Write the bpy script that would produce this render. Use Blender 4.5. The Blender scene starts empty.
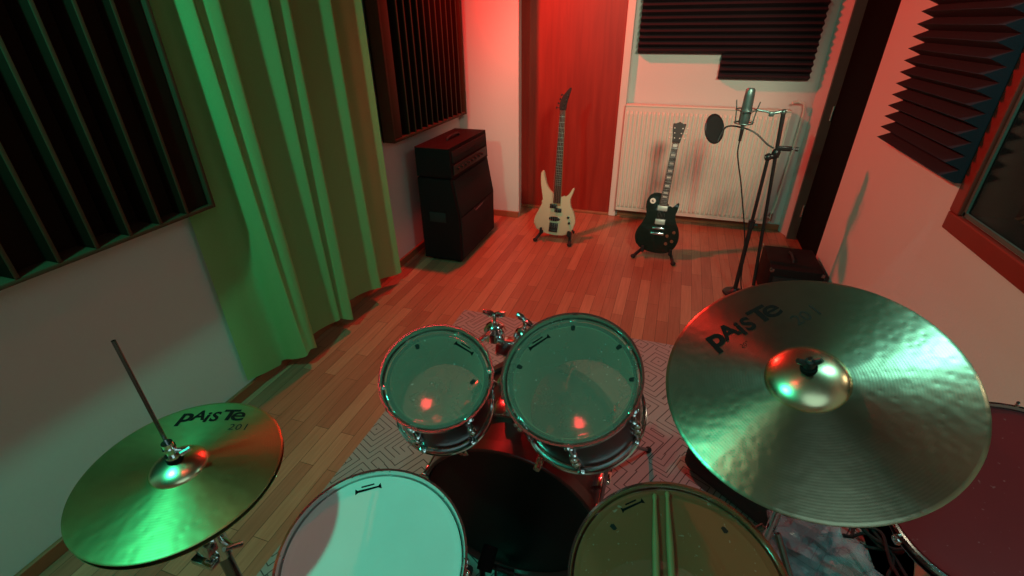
import bpy, bmesh, math, random
from mathutils import Vector, Matrix, Euler
random.seed(7)
PI = math.pi
scn = bpy.context.scene
COL = scn.collection
V = Vector

# ------------------------------------------------------------------ camera
CAM_H = 1.6
F_PX = 475.8
pitch, yaw, roll = math.radians(29.11), math.radians(18.38), math.radians(-.54)
fw = V((-math.sin(yaw)*math.cos(pitch), math.cos(yaw)*math.cos(pitch), -math.sin(pitch)))
rt0 = V((math.cos(yaw), math.sin(yaw), 0)); up0 = rt0.cross(fw)
rt = rt0*math.cos(roll) + up0*math.sin(roll); up = -rt0*math.sin(roll) + up0*math.cos(roll)
cam = bpy.data.cameras.new('camera'); cam.sensor_width = 36; cam.lens = F_PX/1024*36
cam.clip_start = .02
co = bpy.data.objects.new('camera', cam); COL.objects.link(co)
m3 = Matrix((rt, up, -fw)).transposed()
co.matrix_world = Matrix.Translation((0, 0, CAM_H)) @ m3.to_4x4()
scn.camera = co

# ------------------------------------------------------------------ materials
def nt(name):
    m = bpy.data.materials.new(name); m.use_nodes = True
    t = m.node_tree; b = t.nodes['Principled BSDF']
    return m, t, b
def N(t, kind, **kw):
    n = t.nodes.new(kind)
    for k, v in kw.items():
        if k in n.inputs: n.inputs[k].default_value = v
        else: setattr(n, k, v)
    return n
def mat(name, col, rough=.5, metal=0., var=.12, scale=8., bump=0., bscale=60., coat=0., **kw):
    m, t, b = nt(name)
    tc = N(t, 'ShaderNodeTexCoord')
    nz = N(t, 'ShaderNodeTexNoise', Scale=scale, Detail=4.)
    t.links.new(tc.outputs['Object'], nz.inputs['Vector'])
    mx = N(t, 'ShaderNodeMix', data_type='RGBA')
    mx.inputs['A'].default_value = (*[c*(1-var) for c in col], 1)
    mx.inputs['B'].default_value = (*[min(1, c*(1+var)) for c in col], 1)
    t.links.new(nz.outputs['Fac'], mx.inputs['Factor'])
    t.links.new(mx.outputs['Result'], b.inputs['Base Color'])
    b.inputs['Roughness'].default_value = rough; b.inputs['Metallic'].default_value = metal
    b.inputs['Coat Weight'].default_value = coat; b.inputs['Coat Roughness'].default_value = .05
    if bump:
        n2 = N(t, 'ShaderNodeTexNoise', Scale=bscale, Detail=3.)
        t.links.new(tc.outputs['Object'], n2.inputs['Vector'])
        bp = N(t, 'ShaderNodeBump', Strength=bump, Distance=.004)
        t.links.new(n2.outputs['Fac'], bp.inputs['Height'])
        t.links.new(bp.outputs['Normal'], b.inputs['Normal'])
    for k, v in kw.items(): b.inputs[k].default_value = v
    return m

M = {}
M['wall'] = mat('painted_plaster', (.60, .62, .59), .85, bump=.25, bscale=90., var=.03, scale=2.)
M['ceiling'] = mat('ceiling_paint', (.10, .095, .09), .95, var=.03)
M['trim_wood'] = mat('baseboard_wood', (.30, .10, .045), .45, scale=14.)
M['red_frame'] = mat('stained_window_wood', (.20, .014, .007), .5, scale=20.)
M['white_trim'] = mat('white_lacquer_trim', (.62, .60, .55), .45, var=.03)
M['dark_trim'] = mat('grey_metal_jamb', (.07, .08, .065), .5)
M['black_door'] = mat('black_door_paint', (.005, .005, .0045), .9, **{'Specular IOR Level': .08})
M['foam'] = mat('acoustic_foam', (.017, .006, .012), .97, bump=.5, bscale=300.)
M['dark_wood'] = mat('dark_diffuser_wood', (.020, .009, .005), .85, scale=12., **{'Specular IOR Level': .05})  # shade inside the wells is put into this darker wood colour
M['dark_wood_edge'] = mat('diffuser_edge_wood', (.070, .046, .026), .6, scale=12., **{'Specular IOR Level': .1})  # lighter copy of the wood for front edges that catch the light
M['chrome'] = mat('chrome', (.78, .78, .78), .13, 1., var=.03)
M['chrome_dark'] = mat('black_chrome', (.22, .22, .23), .22, 1., var=.05)
M['black_metal'] = mat('black_powder_coat', (.014, .014, .015), .42)
M['black_plastic'] = mat('black_plastic', (.015, .015, .016), .35)
M['black_rubber'] = mat('black_rubber', (.012, .012, .012), .8)
M['felt'] = mat('black_felt', (.012, .012, .012), .95, **{'Specular IOR Level': .05})
M['shell'] = mat('wine_red_lacquer', (.065, .006, .008), .40, coat=.10, scale=4.)
M['hoop_red'] = mat('wine_red_hoop', (.10, .012, .014), .35, coat=.3)
M['ink'] = mat('black_ink', (.006, .006, .006), .8, **{'Specular IOR Level': .1})
M['inner_ply'] = mat('maple_inner_ply', (.46, .36, .24), .6, scale=14.)
M['ink_grey'] = mat('grey_ink', (.016, .015, .013), .8, **{'Specular IOR Level': .2})
M['tolex'] = mat('black_tolex', (.013, .006, .006), .7, bump=.3, bscale=300., **{'Specular IOR Level': .15})
M['grille'] = mat('black_grille_cloth', (.014, .009, .009), .9, bump=.6, bscale=500.)
M['panel_dark'] = mat('amp_panel', (.016, .014, .013), .5)
M['logo_pale'] = mat('pale_logo_plastic', (.16, .13, .13), .5)
M['stick'] = mat('hickory', (.32, .21, .09), .5, scale=18.)
M['bass_body'] = mat('cream_guitar_lacquer', (.46, .46, .31), .28, coat=.4, var=.04)
M['guitar_black'] = mat('black_guitar_lacquer', (.008, .016, .012), .16, coat=.8)
M['fretboard'] = mat('rosewood', (.045, .022, .014), .5, scale=30.)
M['maple'] = mat('maple_neck', (.35, .20, .09), .4)
M['headstock_brown'] = mat('dark_headstock', (.014, .005, .004), .55)
M['pearl'] = mat('pearl_inlay', (.7, .68, .6), .3)
M['nickel'] = mat('nickel_pickup_cover', (.50, .55, .50), .4, .35)
M['amber'] = mat('amber_knob', (.20, .07, .03), .35)
M['steel'] = mat('steel', (.6, .6, .58), .3, 1.)
M['radiator'] = mat('radiator_enamel', (.66, .63, .55), .4, var=.03)
M['mic_metal'] = mat('nickel_mic_body', (.12, .20, .19), .38, .7)
M['mesh_black'] = mat('pop_filter_mesh', (.012, .012, .012), .8)
M['paper'] = mat('paper', (.7, .72, .75), .7)
M['white_plastic'] = mat('pale_plastic', (.6, .66, .68), .4)
M['tan'] = mat('tan_cabinet', (.34, .22, .09), .5)
M['room_dark'] = mat('control_room_wall', (.022, .022, .02), .9)
M['bag_black'] = mat('black_nylon', (.012, .012, .013), .7, bump=.5, bscale=40.)
M['head_black'] = mat('black_drum_head', (.006, .007, .007), .3, bump=.1, bscale=150.)

def wood_floor():
    m, t, b = nt('laminate_floor'); L = t.links.new
    tc = N(t, 'ShaderNodeTexCoord'); mp = N(t, 'ShaderNodeMapping'); mp.inputs['Rotation'].default_value = (0, 0, PI/2)
    L(tc.outputs['Object'], mp.inputs['Vector'])
    br = N(t, 'ShaderNodeTexBrick', Scale=1.); br.offset = .37; br.offset_frequency = 2; br.squash = 1.
    br.inputs['Brick Width'].default_value = .52; br.inputs['Row Height'].default_value = .068
    br.inputs['Mortar Size'].default_value = .0012; br.inputs['Mortar Smooth'].default_value = .3; br.inputs['Bias'].default_value = 0.
    br.inputs['Color1'].default_value = (0, 0, 0, 1); br.inputs['Color2'].default_value = (1, 1, 1, 1); br.inputs['Mortar'].default_value = (.3, .3, .3, 1)
    L(mp.outputs[0], br.inputs['Vector'])
    rp = N(t, 'ShaderNodeValToRGB'); e = rp.color_ramp.elements
    e[0].color = (.35, .135, .08, 1); e[1].color = (.52, .262, .155, 1)
    x = rp.color_ramp.elements.new(.5); x.color = (.43, .19, .112, 1)
    L(br.outputs['Color'], rp.inputs['Fac'])
    mp2 = N(t, 'ShaderNodeMapping'); mp2.inputs['Scale'].default_value = (38, 1.7, 1); L(tc.outputs['Object'], mp2.inputs['Vector'])
    gr = N(t, 'ShaderNodeTexNoise', Scale=2.2, Detail=7., Roughness=.6); L(mp2.outputs[0], gr.inputs['Vector'])
    gr2 = N(t, 'ShaderNodeValToRGB'); gr2.color_ramp.elements[0].position = .3; gr2.color_ramp.elements[0].color = (.74, .70, .67, 1); gr2.color_ramp.elements[1].position = .72
    L(gr.outputs['Fac'], gr2.inputs['Fac'])
    mu = N(t, 'ShaderNodeMix', data_type='RGBA', blend_type='MULTIPLY'); mu.inputs['Factor'].default_value = 1
    L(rp.outputs[0], mu.inputs['A']); L(gr2.outputs[0], mu.inputs['B'])
    md = N(t, 'ShaderNodeMix', data_type='RGBA'); md.inputs['B'].default_value = (.07, .035, .018, 1)
    L(br.outputs['Fac'], md.inputs['Factor']); L(mu.outputs['Result'], md.inputs['A']); L(md.outputs['Result'], b.inputs['Base Color'])
    b.inputs['Roughness'].default_value = .42
    bp = N(t, 'ShaderNodeBump', Strength=.15, Distance=.002); L(br.outputs['Fac'], bp.inputs['Height']); bp.invert = True; L(bp.outputs[0], b.inputs['Normal'])
    return m
def door_wood():
    m, t, b = nt('mahogany_door'); L = t.links.new
    tc = N(t, 'ShaderNodeTexCoord'); mp = N(t, 'ShaderNodeMapping'); mp.inputs['Scale'].default_value = (9, 9, .7); L(tc.outputs['Object'], mp.inputs['Vector'])
    nz = N(t, 'ShaderNodeTexNoise', Scale=2.5, Detail=6., Distortion=.6); L(mp.outputs[0], nz.inputs['Vector'])
    rp = N(t, 'ShaderNodeValToRGB'); e = rp.color_ramp.elements; e[0].position = .3; e[1].position = .75
    e[0].color = (.22, .012, .006, 1); e[1].color = (.31, .024, .012, 1)
    L(nz.outputs['Fac'], rp.inputs['Fac']); L(rp.outputs[0], b.inputs['Base Color'])
    b.inputs['Roughness'].default_value = .4
    return m
def rug_mat():
    m, t, b = nt('maze_pattern_rug'); L = t.links.new
    tc = N(t, 'ShaderNodeTexCoord')
    mp = N(t, 'ShaderNodeMapping'); mp.inputs['Rotation'].default_value = (0, 0, .5); L(tc.outputs['Object'], mp.inputs['Vector'])
    vo = N(t, 'ShaderNodeTexVoronoi', Scale=5.2); vo.distance = 'CHEBYCHEV'; vo.inputs['Randomness'].default_value = .85; vo.voronoi_dimensions = '2D'
    L(mp.outputs[0], vo.inputs['Vector'])
    mp3 = N(t, 'ShaderNodeMapping'); mp3.inputs['Rotation'].default_value = (0, 0, -.35); L(tc.outputs['Object'], mp3.inputs['Vector'])
    v2 = N(t, 'ShaderNodeTexVoronoi', Scale=4.3); v2.distance = 'MANHATTAN'; v2.inputs['Randomness'].default_value = .9; v2.voronoi_dimensions = '2D'
    L(mp3.outputs[0], v2.inputs['Vector'])
    sel = N(t, 'ShaderNodeTexVoronoi', Scale=3.1); sel.voronoi_dimensions = '2D'; L(tc.outputs['Object'], sel.inputs['Vector'])
    sp = N(t, 'ShaderNodeSeparateColor'); L(sel.outputs['Color'], sp.inputs[0])
    gt = N(t, 'ShaderNodeMath', operation='GREATER_THAN'); gt.inputs[1].default_value = .5; L(sp.outputs[0], gt.inputs[0])
    mxd = N(t, 'ShaderNodeMix', data_type='FLOAT'); L(gt.outputs[0], mxd.inputs['Factor']); L(vo.outputs['Distance'], mxd.inputs['A']); L(v2.outputs['Distance'], mxd.inputs['B'])
    k = N(t, 'ShaderNodeMath', operation='MULTIPLY'); k.inputs[1].default_value = 7.; L(mxd.outputs['Result'], k.inputs[0])
    fr = N(t, 'ShaderNodeMath', operation='FRACT'); L(k.outputs[0], fr.inputs[0])
    lt = N(t, 'ShaderNodeMath', operation='LESS_THAN'); lt.inputs[1].default_value = .15; L(fr.outputs[0], lt.inputs[0])
    mx = N(t, 'ShaderNodeMix', data_type='RGBA'); mx.inputs['A'].default_value = (.33, .29, .28, 1); mx.inputs['B'].default_value = (.08, .06, .06, 1)
    L(lt.outputs[0], mx.inputs['Factor'])
    nz = N(t, 'ShaderNodeTexNoise', Scale=250., Detail=2.); L(tc.outputs['Object'], nz.inputs['Vector'])
    bp = N(t, 'ShaderNodeBump', Strength=.5, Distance=.003); L(nz.outputs['Fac'], bp.inputs['Height']); L(bp.outputs[0], b.inputs['Normal'])
    L(mx.outputs['Result'], b.inputs['Base Color']); b.inputs['Roughness'].default_value = .95
    return m
def curtain_mat():
    m, t, b = nt('lime_curtain_cloth'); L = t.links.new
    tc = N(t, 'ShaderNodeTexCoord'); wv = N(t, 'ShaderNodeTexNoise', Scale=180., Detail=2.); L(tc.outputs['Object'], wv.inputs['Vector'])
    mx = N(t, 'ShaderNodeMix', data_type='RGBA'); mx.inputs['A'].default_value = (.30, .55, .21, 1); mx.inputs['B'].default_value = (.35, .61, .25, 1)
    L(wv.outputs['Fac'], mx.inputs['Factor']); L(mx.outputs['Result'], b.inputs['Base Color']); b.inputs['Roughness'].default_value = .9
    bp = N(t, 'ShaderNodeBump', Strength=.12, Distance=.002); L(wv.outputs['Fac'], bp.inputs['Height']); L(bp.outputs[0], b.inputs['Normal'])
    tl = N(t, 'ShaderNodeBsdfTranslucent'); L(mx.outputs['Result'], tl.inputs['Color'])
    ms_ = N(t, 'ShaderNodeMixShader'); ms_.inputs[0].default_value = .40; L(b.outputs[0], ms_.inputs[1]); L(tl.outputs[0], ms_.inputs[2]); L(ms_.outputs[0], t.nodes['Material Output'].inputs['Surface'])
    return m
def cymbal_mat(name, col, groove, rough, aniso=.75, band=.82):
    m, t, b = nt(name); L = t.links.new
    tc = N(t, 'ShaderNodeTexCoord')
    sx = N(t, 'ShaderNodeSeparateXYZ'); L(tc.outputs['Object'], sx.inputs[0])
    cx = N(t, 'ShaderNodeCombineXYZ'); L(sx.outputs[0], cx.inputs[0]); L(sx.outputs[1], cx.inputs[1])
    ln = N(t, 'ShaderNodeVectorMath', operation='LENGTH'); L(cx.outputs[0], ln.inputs[0])
    mu = N(t, 'ShaderNodeMath', operation='MULTIPLY'); mu.inputs[1].default_value = groove; L(ln.outputs['Value'], mu.inputs[0])
    sn = N(t, 'ShaderNodeMath', operation='SINE'); L(mu.outputs[0], sn.inputs[0])
    vo = N(t, 'ShaderNodeTexVoronoi', Scale=62.); vo.feature = 'SMOOTH_F1'; L(tc.outputs['Object'], vo.inputs['Vector'])
    hs = N(t, 'ShaderNodeMath', operation='MULTIPLY'); hs.inputs[1].default_value = .9; L(vo.outputs['Distance'], hs.inputs[0])
    b1 = N(t, 'ShaderNodeBump', Strength=.05, Distance=.0005); L(sn.outputs[0], b1.inputs['Height'])
    b2 = N(t, 'ShaderNodeBump', Strength=.15, Distance=.003); L(hs.outputs[0], b2.inputs['Height']); L(b1.outputs[0], b2.inputs['Normal'])
    L(b2.outputs[0], b.inputs['Normal'])
    nz = N(t, 'ShaderNodeTexNoise', Scale=9., Detail=5.); L(tc.outputs['Object'], nz.inputs['Vector'])
    mx = N(t, 'ShaderNodeMix', data_type='RGBA'); mx.inputs['A'].default_value = (*[c*.5 for c in col], 1); mx.inputs['B'].default_value = (*col, 1)
    rg = N(t, 'ShaderNodeMapRange'); rg.inputs['From Min'].default_value = .12; rg.inputs['From Max'].default_value = .23; rg.inputs['To Min'].default_value = band; rg.inputs['To Max'].default_value = 1.
    L(ln.outputs['Value'], rg.inputs['Value'])
    m3_ = N(t, 'ShaderNodeMix', data_type='RGBA', blend_type='MULTIPLY'); m3_.inputs['Factor'].default_value = 1.
    L(nz.outputs['Fac'], mx.inputs['Factor']); L(mx.outputs['Result'], m3_.inputs['A']); L(rg.outputs['Result'], m3_.inputs['B']); L(m3_.outputs['Result'], b.inputs['Base Color'])
    b.inputs['Metallic'].default_value = 1.; b.inputs['Roughness'].default_value = rough
    b.inputs['Anisotropic'].default_value = aniso; b.inputs['Anisotropic Rotation'].default_value = .25
    tg = N(t, 'ShaderNodeTangent'); tg.direction_type = 'RADIAL'; tg.axis = 'Z'; L(tg.outputs[0], b.inputs['Tangent'])
    return m
def head_mat(name, col, trans, rough=.3, specks=.5):
    m, t, b = nt(name); L = t.links.new
    tc = N(t, 'ShaderNodeTexCoord')
    nz = N(t, 'ShaderNodeTexNoise', Scale=11., Detail=5.); L(tc.outputs['Object'], nz.inputs['Vector'])
    mx = N(t, 'ShaderNodeMix', data_type='RGBA'); mx.inputs['A'].default_value = (*[c*.86 for c in col], 1); mx.inputs['B'].default_value = (*col, 1)
    L(nz.outputs['Fac'], mx.inputs['Factor'])
    n2 = N(t, 'ShaderNodeTexNoise', Scale=95., Detail=2.); L(tc.outputs['Object'], n2.inputs['Vector'])
    rp = N(t, 'ShaderNodeValToRGB'); rp.color_ramp.elements[0].position = .70; rp.color_ramp.elements[1].position = .76; L(n2.outputs['Fac'], rp.inputs['Fac'])
    rs = N(t, 'ShaderNodeMath', operation='MULTIPLY'); rs.inputs[1].default_value = specks; L(rp.outputs[0], rs.inputs[0])
    m2 = N(t, 'ShaderNodeMix', data_type='RGBA'); m2.inputs['B'].default_value = (.85, .85, .8, 1); L(rs.outputs[0], m2.inputs['Factor']); L(mx.outputs['Result'], m2.inputs['A'])
    L(m2.outputs['Result'], b.inputs['Base Color']); b.inputs['Roughness'].default_value = rough
    if trans:
        tl = N(t, 'ShaderNodeBsdfTranslucent'); L(m2.outputs['Result'], tl.inputs['Color'])
        tr = N(t, 'ShaderNodeBsdfTransparent'); tr.inputs['Color'].default_value = (.9, .9, .85, 1)
        a = N(t, 'ShaderNodeMixShader'); a.inputs[0].default_value = .25; L(tr.outputs[0], a.inputs[1]); L(tl.outputs[0], a.inputs[2])
        c = N(t, 'ShaderNodeMixShader'); c.inputs[0].default_value = trans; L(b.outputs[0], c.inputs[1]); L(a.outputs[0], c.inputs[2])
        L(c.outputs[0], t.nodes['Material Output'].inputs['Surface'])
    return m
def thin_clear(name, col, fac, rough=.1):
    m, t, b = nt(name); L = t.links.new
    b.inputs['Base Color'].default_value = (*col, 1); b.inputs['Roughness'].default_value = rough
    tr = N(t, 'ShaderNodeBsdfTransparent'); tr.inputs['Color'].default_value = (.95, .97, .97, 1)
    c = N(t, 'ShaderNodeMixShader'); c.inputs[0].default_value = fac; L(b.outputs[0], c.inputs[1]); L(tr.outputs[0], c.inputs[2])
    L(c.outputs[0], t.nodes['Material Output'].inputs['Surface'])
    return m
M['floor'] = wood_floor(); M['door_wood'] = door_wood(); M['rug'] = rug_mat(); M['curtain'] = curtain_mat()
M['ride'] = cymbal_mat('hammered_bronze', (.60, .51, .35), 1250., .33)
M['hat'] = cymbal_mat('hammered_bronze_hat', (.54, .37, .16), 1250., .44, .6, 1.)
M['bell'] = mat('polished_bell', (.80, .64, .40), .26, 1., var=.06)
M['snare_head'] = head_mat('white_coated_head', (.74, .74, .70), 0, .55, .0)
M['tom_head'] = head_mat('frosted_clear_head', (.38, .37, .29), .68, .055, .8)
M['floor_tom_head'] = head_mat('amber_clear_head', (.46, .16, .075), .50, .12, .25)
M['spare_head'] = head_mat('dark_red_head', (.24, .022, .026), 0, .28, .15)
M['clear_bag'] = thin_clear('clear_plastic_film', (.36, .60, .68), .66, .08)
M['glass'] = thin_clear('window_glass', (.012, .015, .015), .7, .12)

# ------------------------------------------------------------------ mesh helpers
def frame_from(z, y=None):
    """rotation whose local z is z; local x as close to world X as it gets"""
    z = V(z).normalized()
    x = V((0, 1, 0)).cross(z) if y is None else V(y).cross(z)
    if x.length < 1e-5: x = V((1, 0, 0))
    x.normalize(); yy = z.cross(x)
    return Matrix((x, yy, z)).transposed()
def TR(loc, rot=None):
    return Matrix.Translation(loc) @ (rot.to_4x4() if rot is not None else Matrix.Identity(4))
def add_box(bm, c, s, rot=None, bev=0.):
    r = bmesh.ops.create_cube(bm, size=1, matrix=TR(c, rot) @ Matrix.Diagonal((*s, 1)))
    if bev:
        es = list({e for v in r['verts'] for e in v.link_edges})
        bmesh.ops.bevel(bm, geom=es, offset=bev, segments=2, affect='EDGES', profile=.5)
def add_tube(bm, pts, r, seg=10, caps=True, closed=False):
    pts = [V(p) for p in pts]; n = len(pts)
    rr = r if isinstance(r, (list, tuple)) else [r]*n
    rings = []; prev = None
    for i, p in enumerate(pts):
        if closed: d = pts[(i+1) % n] - pts[i-1]
        else: d = pts[min(i+1, n-1)] - pts[max(i-1, 0)]
        d.normalize()
        if prev is None:
            a = V((0, 0, 1)) if abs(d.z) < .9 else V((1, 0, 0))
            u = d.cross(a).normalized()
        else:
            u = (prev - d*prev.dot(d)).normalized()
        prev = u; w = d.cross(u)
        rings.append([bm.verts.new(p + (u*math.cos(2*PI*k/seg) + w*math.sin(2*PI*k/seg))*rr[i]) for k in range(seg)])
    for i in range(n if closed else n-1):
        a, b = rings[i], rings[(i+1) % n]
        for k in range(seg):
            bm.faces.new((a[k], a[(k+1) % seg], b[(k+1) % seg], b[k]))
    if caps and not closed:
        bm.faces.new(rings[0][::-1]); bm.faces.new(rings[-1])
def add_lathe(bm, prof, seg=48, mx=None, closed=False):
    mx = mx or Matrix.Identity(4); rings = []
    for r, z in prof:
        if r < 1e-6: rings.append([bm.verts.new(mx @ V((0, 0, z)))])
        else: rings.append([bm.verts.new(mx @ V((r*math.cos(2*PI*k/seg), r*math.sin(2*PI*k/seg), z))) for k in range(seg)])
    n = len(rings)
    for i in range(n if closed else n-1):
        a, b = rings[i], rings[(i+1) % n]
        for k in range(seg):
            k2 = (k+1) % seg
            if len(a) == 1 and len(b) == 1: continue
            if len(a) == 1: bm.faces.new((a[0], b[k2], b[k]))
            elif len(b) == 1: bm.faces.new((a[k], a[k2], b[0]))
            else: bm.faces.new((a[k], a[k2], b[k2], b[k]))
def add_sphere(bm, c, r, seg=16, sc=(1, 1, 1), rot=None):
    bmesh.ops.create_uvsphere(bm, u_segments=seg, v_segments=max(6, seg//2), radius=r, matrix=TR(c, rot) @ Matrix.Diagonal((*sc, 1)))
def catmull(pts, k=6):
    out = []; n = len(pts)
    for i in range(n):
        p0, p1, p2, p3 = [V((*pts[(i+j-1) % n], 0)) for j in range(4)]
        for s in range(k):
            t = s/k
            q = .5*((2*p1) + (-p0+p2)*t + (2*p0-5*p1+4*p2-p3)*t*t + (-p0+3*p1-3*p2+p3)*t**3)
            out.append((q.x, q.y))
    return out
def spline(pts, k=6):
    pts = [V(p) for p in pts]; out = []
    for i in range(len(pts)-1):
        p0 = pts[max(i-1, 0)]; p1 = pts[i]; p2 = pts[i+1]; p3 = pts[min(i+2, len(pts)-1)]
        for s in range(k):
            t = s/k
            out.append(.5*((2*p1) + (-p0+p2)*t + (2*p0-5*p1+4*p2-p3)*t*t + (-p0+3*p1-3*p2+p3)*t**3))
    out.append(pts[-1]); return out
def add_prism(bm, outline, z0, z1, mx=None, bev=0.):
    mx = mx or Matrix.Identity(4)
    a = sum(outline[i][0]*outline[(i+1) % len(outline)][1] - outline[(i+1) % len(outline)][0]*outline[i][1] for i in range(len(outline)))
    if a < 0: outline = outline[::-1]
    lo = [bm.verts.new(mx @ V((x, y, z0))) for x, y in outline]; hi = [bm.verts.new(mx @ V((x, y, z1))) for x, y in outline]
    n = len(lo); f1 = bm.faces.new(lo[::-1]); f2 = bm.faces.new(hi)
    for i in range(n): bm.faces.new((lo[i], lo[(i+1) % n], hi[(i+1) % n], hi[i]))
    if bev:
        es = list(f1.edges) + list(f2.edges)
        bmesh.ops.bevel(bm, geom=es, offset=bev, segments=3, affect='EDGES', profile=.5)
def obj(name, bm, m, parent=None, smooth=True, ang=35, mods=None):
    bmesh.ops.recalc_face_normals(bm, faces=bm.faces[:])
    me = bpy.data.meshes.new(name); bm.to_mesh(me); bm.free()
    me.materials.append(m)
    if smooth:
        for p in me.polygons: p.use_smooth = True
        me.set_sharp_from_angle(angle=math.radians(ang))
    o = bpy.data.objects.new(name, me); COL.objects.link(o)
    if parent is not None: o.parent = parent
    return o
def B(): return bmesh.new()
def tag(o, label, cat, group=None, kind=None):
    if label: o['label'] = label
    if cat: o['category'] = cat
    if group: o['group'] = group
    if kind: o['kind'] = kind
    return o
def thing(name, label, cat, loc=(0, 0, 0), rot=None, group=None):
    o = bpy.data.objects.new(name, None); COL.objects.link(o); o.empty_display_size = .05
    o.location = loc
    if rot is not None: o.rotation_euler = rot.to_euler()
    return tag(o, label, cat, group)
def struct(name, bm, m, parent=None, smooth=False):
    o = obj(name, bm, m, parent, smooth)
    if parent is None: o['kind'] = 'structure'
    return o
def text_polys(body, size=1., bold=0., shear=0.):
    c = bpy.data.curves.new('lettering_source', 'FONT'); c.body = body; c.size = size; c.offset = bold; c.shear = shear; c.resolution_u = 4
    o = bpy.data.objects.new('lettering_source', c); COL.objects.link(o)
    bpy.context.view_layer.update()
    me = bpy.data.meshes.new_from_object(o.evaluated_get(bpy.context.evaluated_depsgraph_get()))
    vs = [(v.co.x, v.co.y) for v in me.vertices]; fs = [tuple(p.vertices) for p in me.polygons]
    bpy.data.objects.remove(o); bpy.data.curves.remove(c); bpy.data.meshes.remove(me)
    return vs, fs
def add_flat(bm, vs, fs, fn):
    vv = [bm.verts.new(fn(x, y)) for x, y in vs]
    for f in fs:
        try: bm.faces.new([vv[i] for i in f])
        except ValueError: pass

# ------------------------------------------------------------------ the room
XL, XR, YB, YN, ZC = -1.82, 1.04, 4.40, -1.5, 2.62
def slab(name, lo, hi, m):
    b = B(); lo = V(lo); hi = V(hi); add_box(b, (lo+hi)/2, hi-lo); return struct(name, b, m)
slab('floor', (XL-.2, YN-.2, -.1), (XR+.2, YB+.2, 0), M['floor'])
slab('ceiling', (XL-.2, YN-.2, ZC), (XR+.2, YB+.2, ZC+.1), M['ceiling'])
slab('wall_left', (XL-.12, YN, 0), (XL, YB+.12, ZC), M['wall'])
slab('wall_back', (XL, YB, 0), (XR+.12, YB+.12, ZC), M['wall'])
slab('wall_near', (XL, YN-.12, 0), (XR, YN, ZC), M['wall'])
b = B(); add_prism(b, [(XL, 4.05), (-1.272, 4.05), (-1.352, YB), (XL, YB)], 0, ZC); struct('wall_pillar', b, M['wall'])
# right wall with door and window openings
DY0, DY1, DZ = 3.42, 4.25, 2.12
WY0, WY1, WZ0, WZ1 = .75, 2.055, .975, 1.95
b = B()
def rb(y0, y1, z0, z1): add_box(b, (XR+.07, (y0+y1)/2, (z0+z1)/2), (.14, y1-y0, z1-z0))
rb(DY1, YB, 0, ZC); rb(DY0, DY1, DZ, ZC); rb(WY1, DY0, 0, ZC); rb(WY0, WY1, 0, WZ0); rb(WY0, WY1, WZ1, ZC); rb(YN, WY0, 0, ZC)
struct('wall_right', b, M['wall'])
b = B(); add_prism(b, [(.985, YB), (XR-.004, 4.272), (XR, 4.272), (XR, YB)], 0, ZC); struct('wall_corner', b, M['wall'])
# baseboards
def bboard(name, lo, hi):
    b = B(); lo = V(lo); hi = V(hi); add_box(b, (lo+hi)/2, hi-lo, bev=.004); return struct(name, b, M['trim_wood'])
bboard('baseboard_left', (XL, YN, 0), (XL+.018, 4.05, .055))
bboard('baseboard_pillar', (XL+.018, 4.032, 0), (-1.272, 4.05, .055))
bboard('baseboard_back', (-.40, YB-.018, 0), (.985, YB, .055))
bboard('baseboard_right', (XR-.018, YN, 0), (XR, 3.40, .055))
# red-brown door in the back wall, in its reveal beside the pillar
b = B(); add_box(b, (-.911, YB-.02, 1.06), (.868, .04, 2.07), bev=.003)
d1 = struct('door_1', b, M['door_wood']); d1['label'] = 'reddish brown wooden door in the back wall'
b = B(); add_box(b, (-.907, YB-.03, .0125), (.86, .06, .025), bev=.004); obj('threshold', b, M['trim_wood'], d1)
b = B(); add_box(b, (-.445, YB-.03, 1.06), (.062, .06, 2.12), bev=.006); struct('trim_1', b, M['white_trim'])
b = B(); add_box(b, (-.907, YB-.03, 2.13), (.86, .06, .06), bev=.006); struct('trim_2', b, M['white_trim'])
# dark door in the right wall with its frame
b = B(); add_box(b, (XR+.075, (DY0+DY1)/2, DZ/2), (.04, DY1-DY0-.062, DZ-.05), bev=.002)
d2 = struct('door_2', b, M['black_door'])
b = B()
add_box(b, (XR+.04, DY1-.015, DZ/2), (.1, .03, DZ)); add_box(b, (XR+.04, (DY0+DY1)/2, DZ-.015), (.1, DY1-DY0, .03)); add_box(b, (XR+.06, DY0+.008, DZ/2), (.1, .016, DZ))
obj('door_frame', b, M['dark_trim'], d2, False)
b = B()
for z in (.25, 1.0, 1.85): add_tube(b, [(XR+.045, DY1-.036, z-.05), (XR+.045, DY1-.036, z+.05)], .008)
obj('hinge', b, M['steel'], d2)
b = B(); add_box(b, (XR-.006, DY1+.008, DZ/2), (.012, .016, DZ)); struct('trim_3', b, M['white_trim'])
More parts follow.
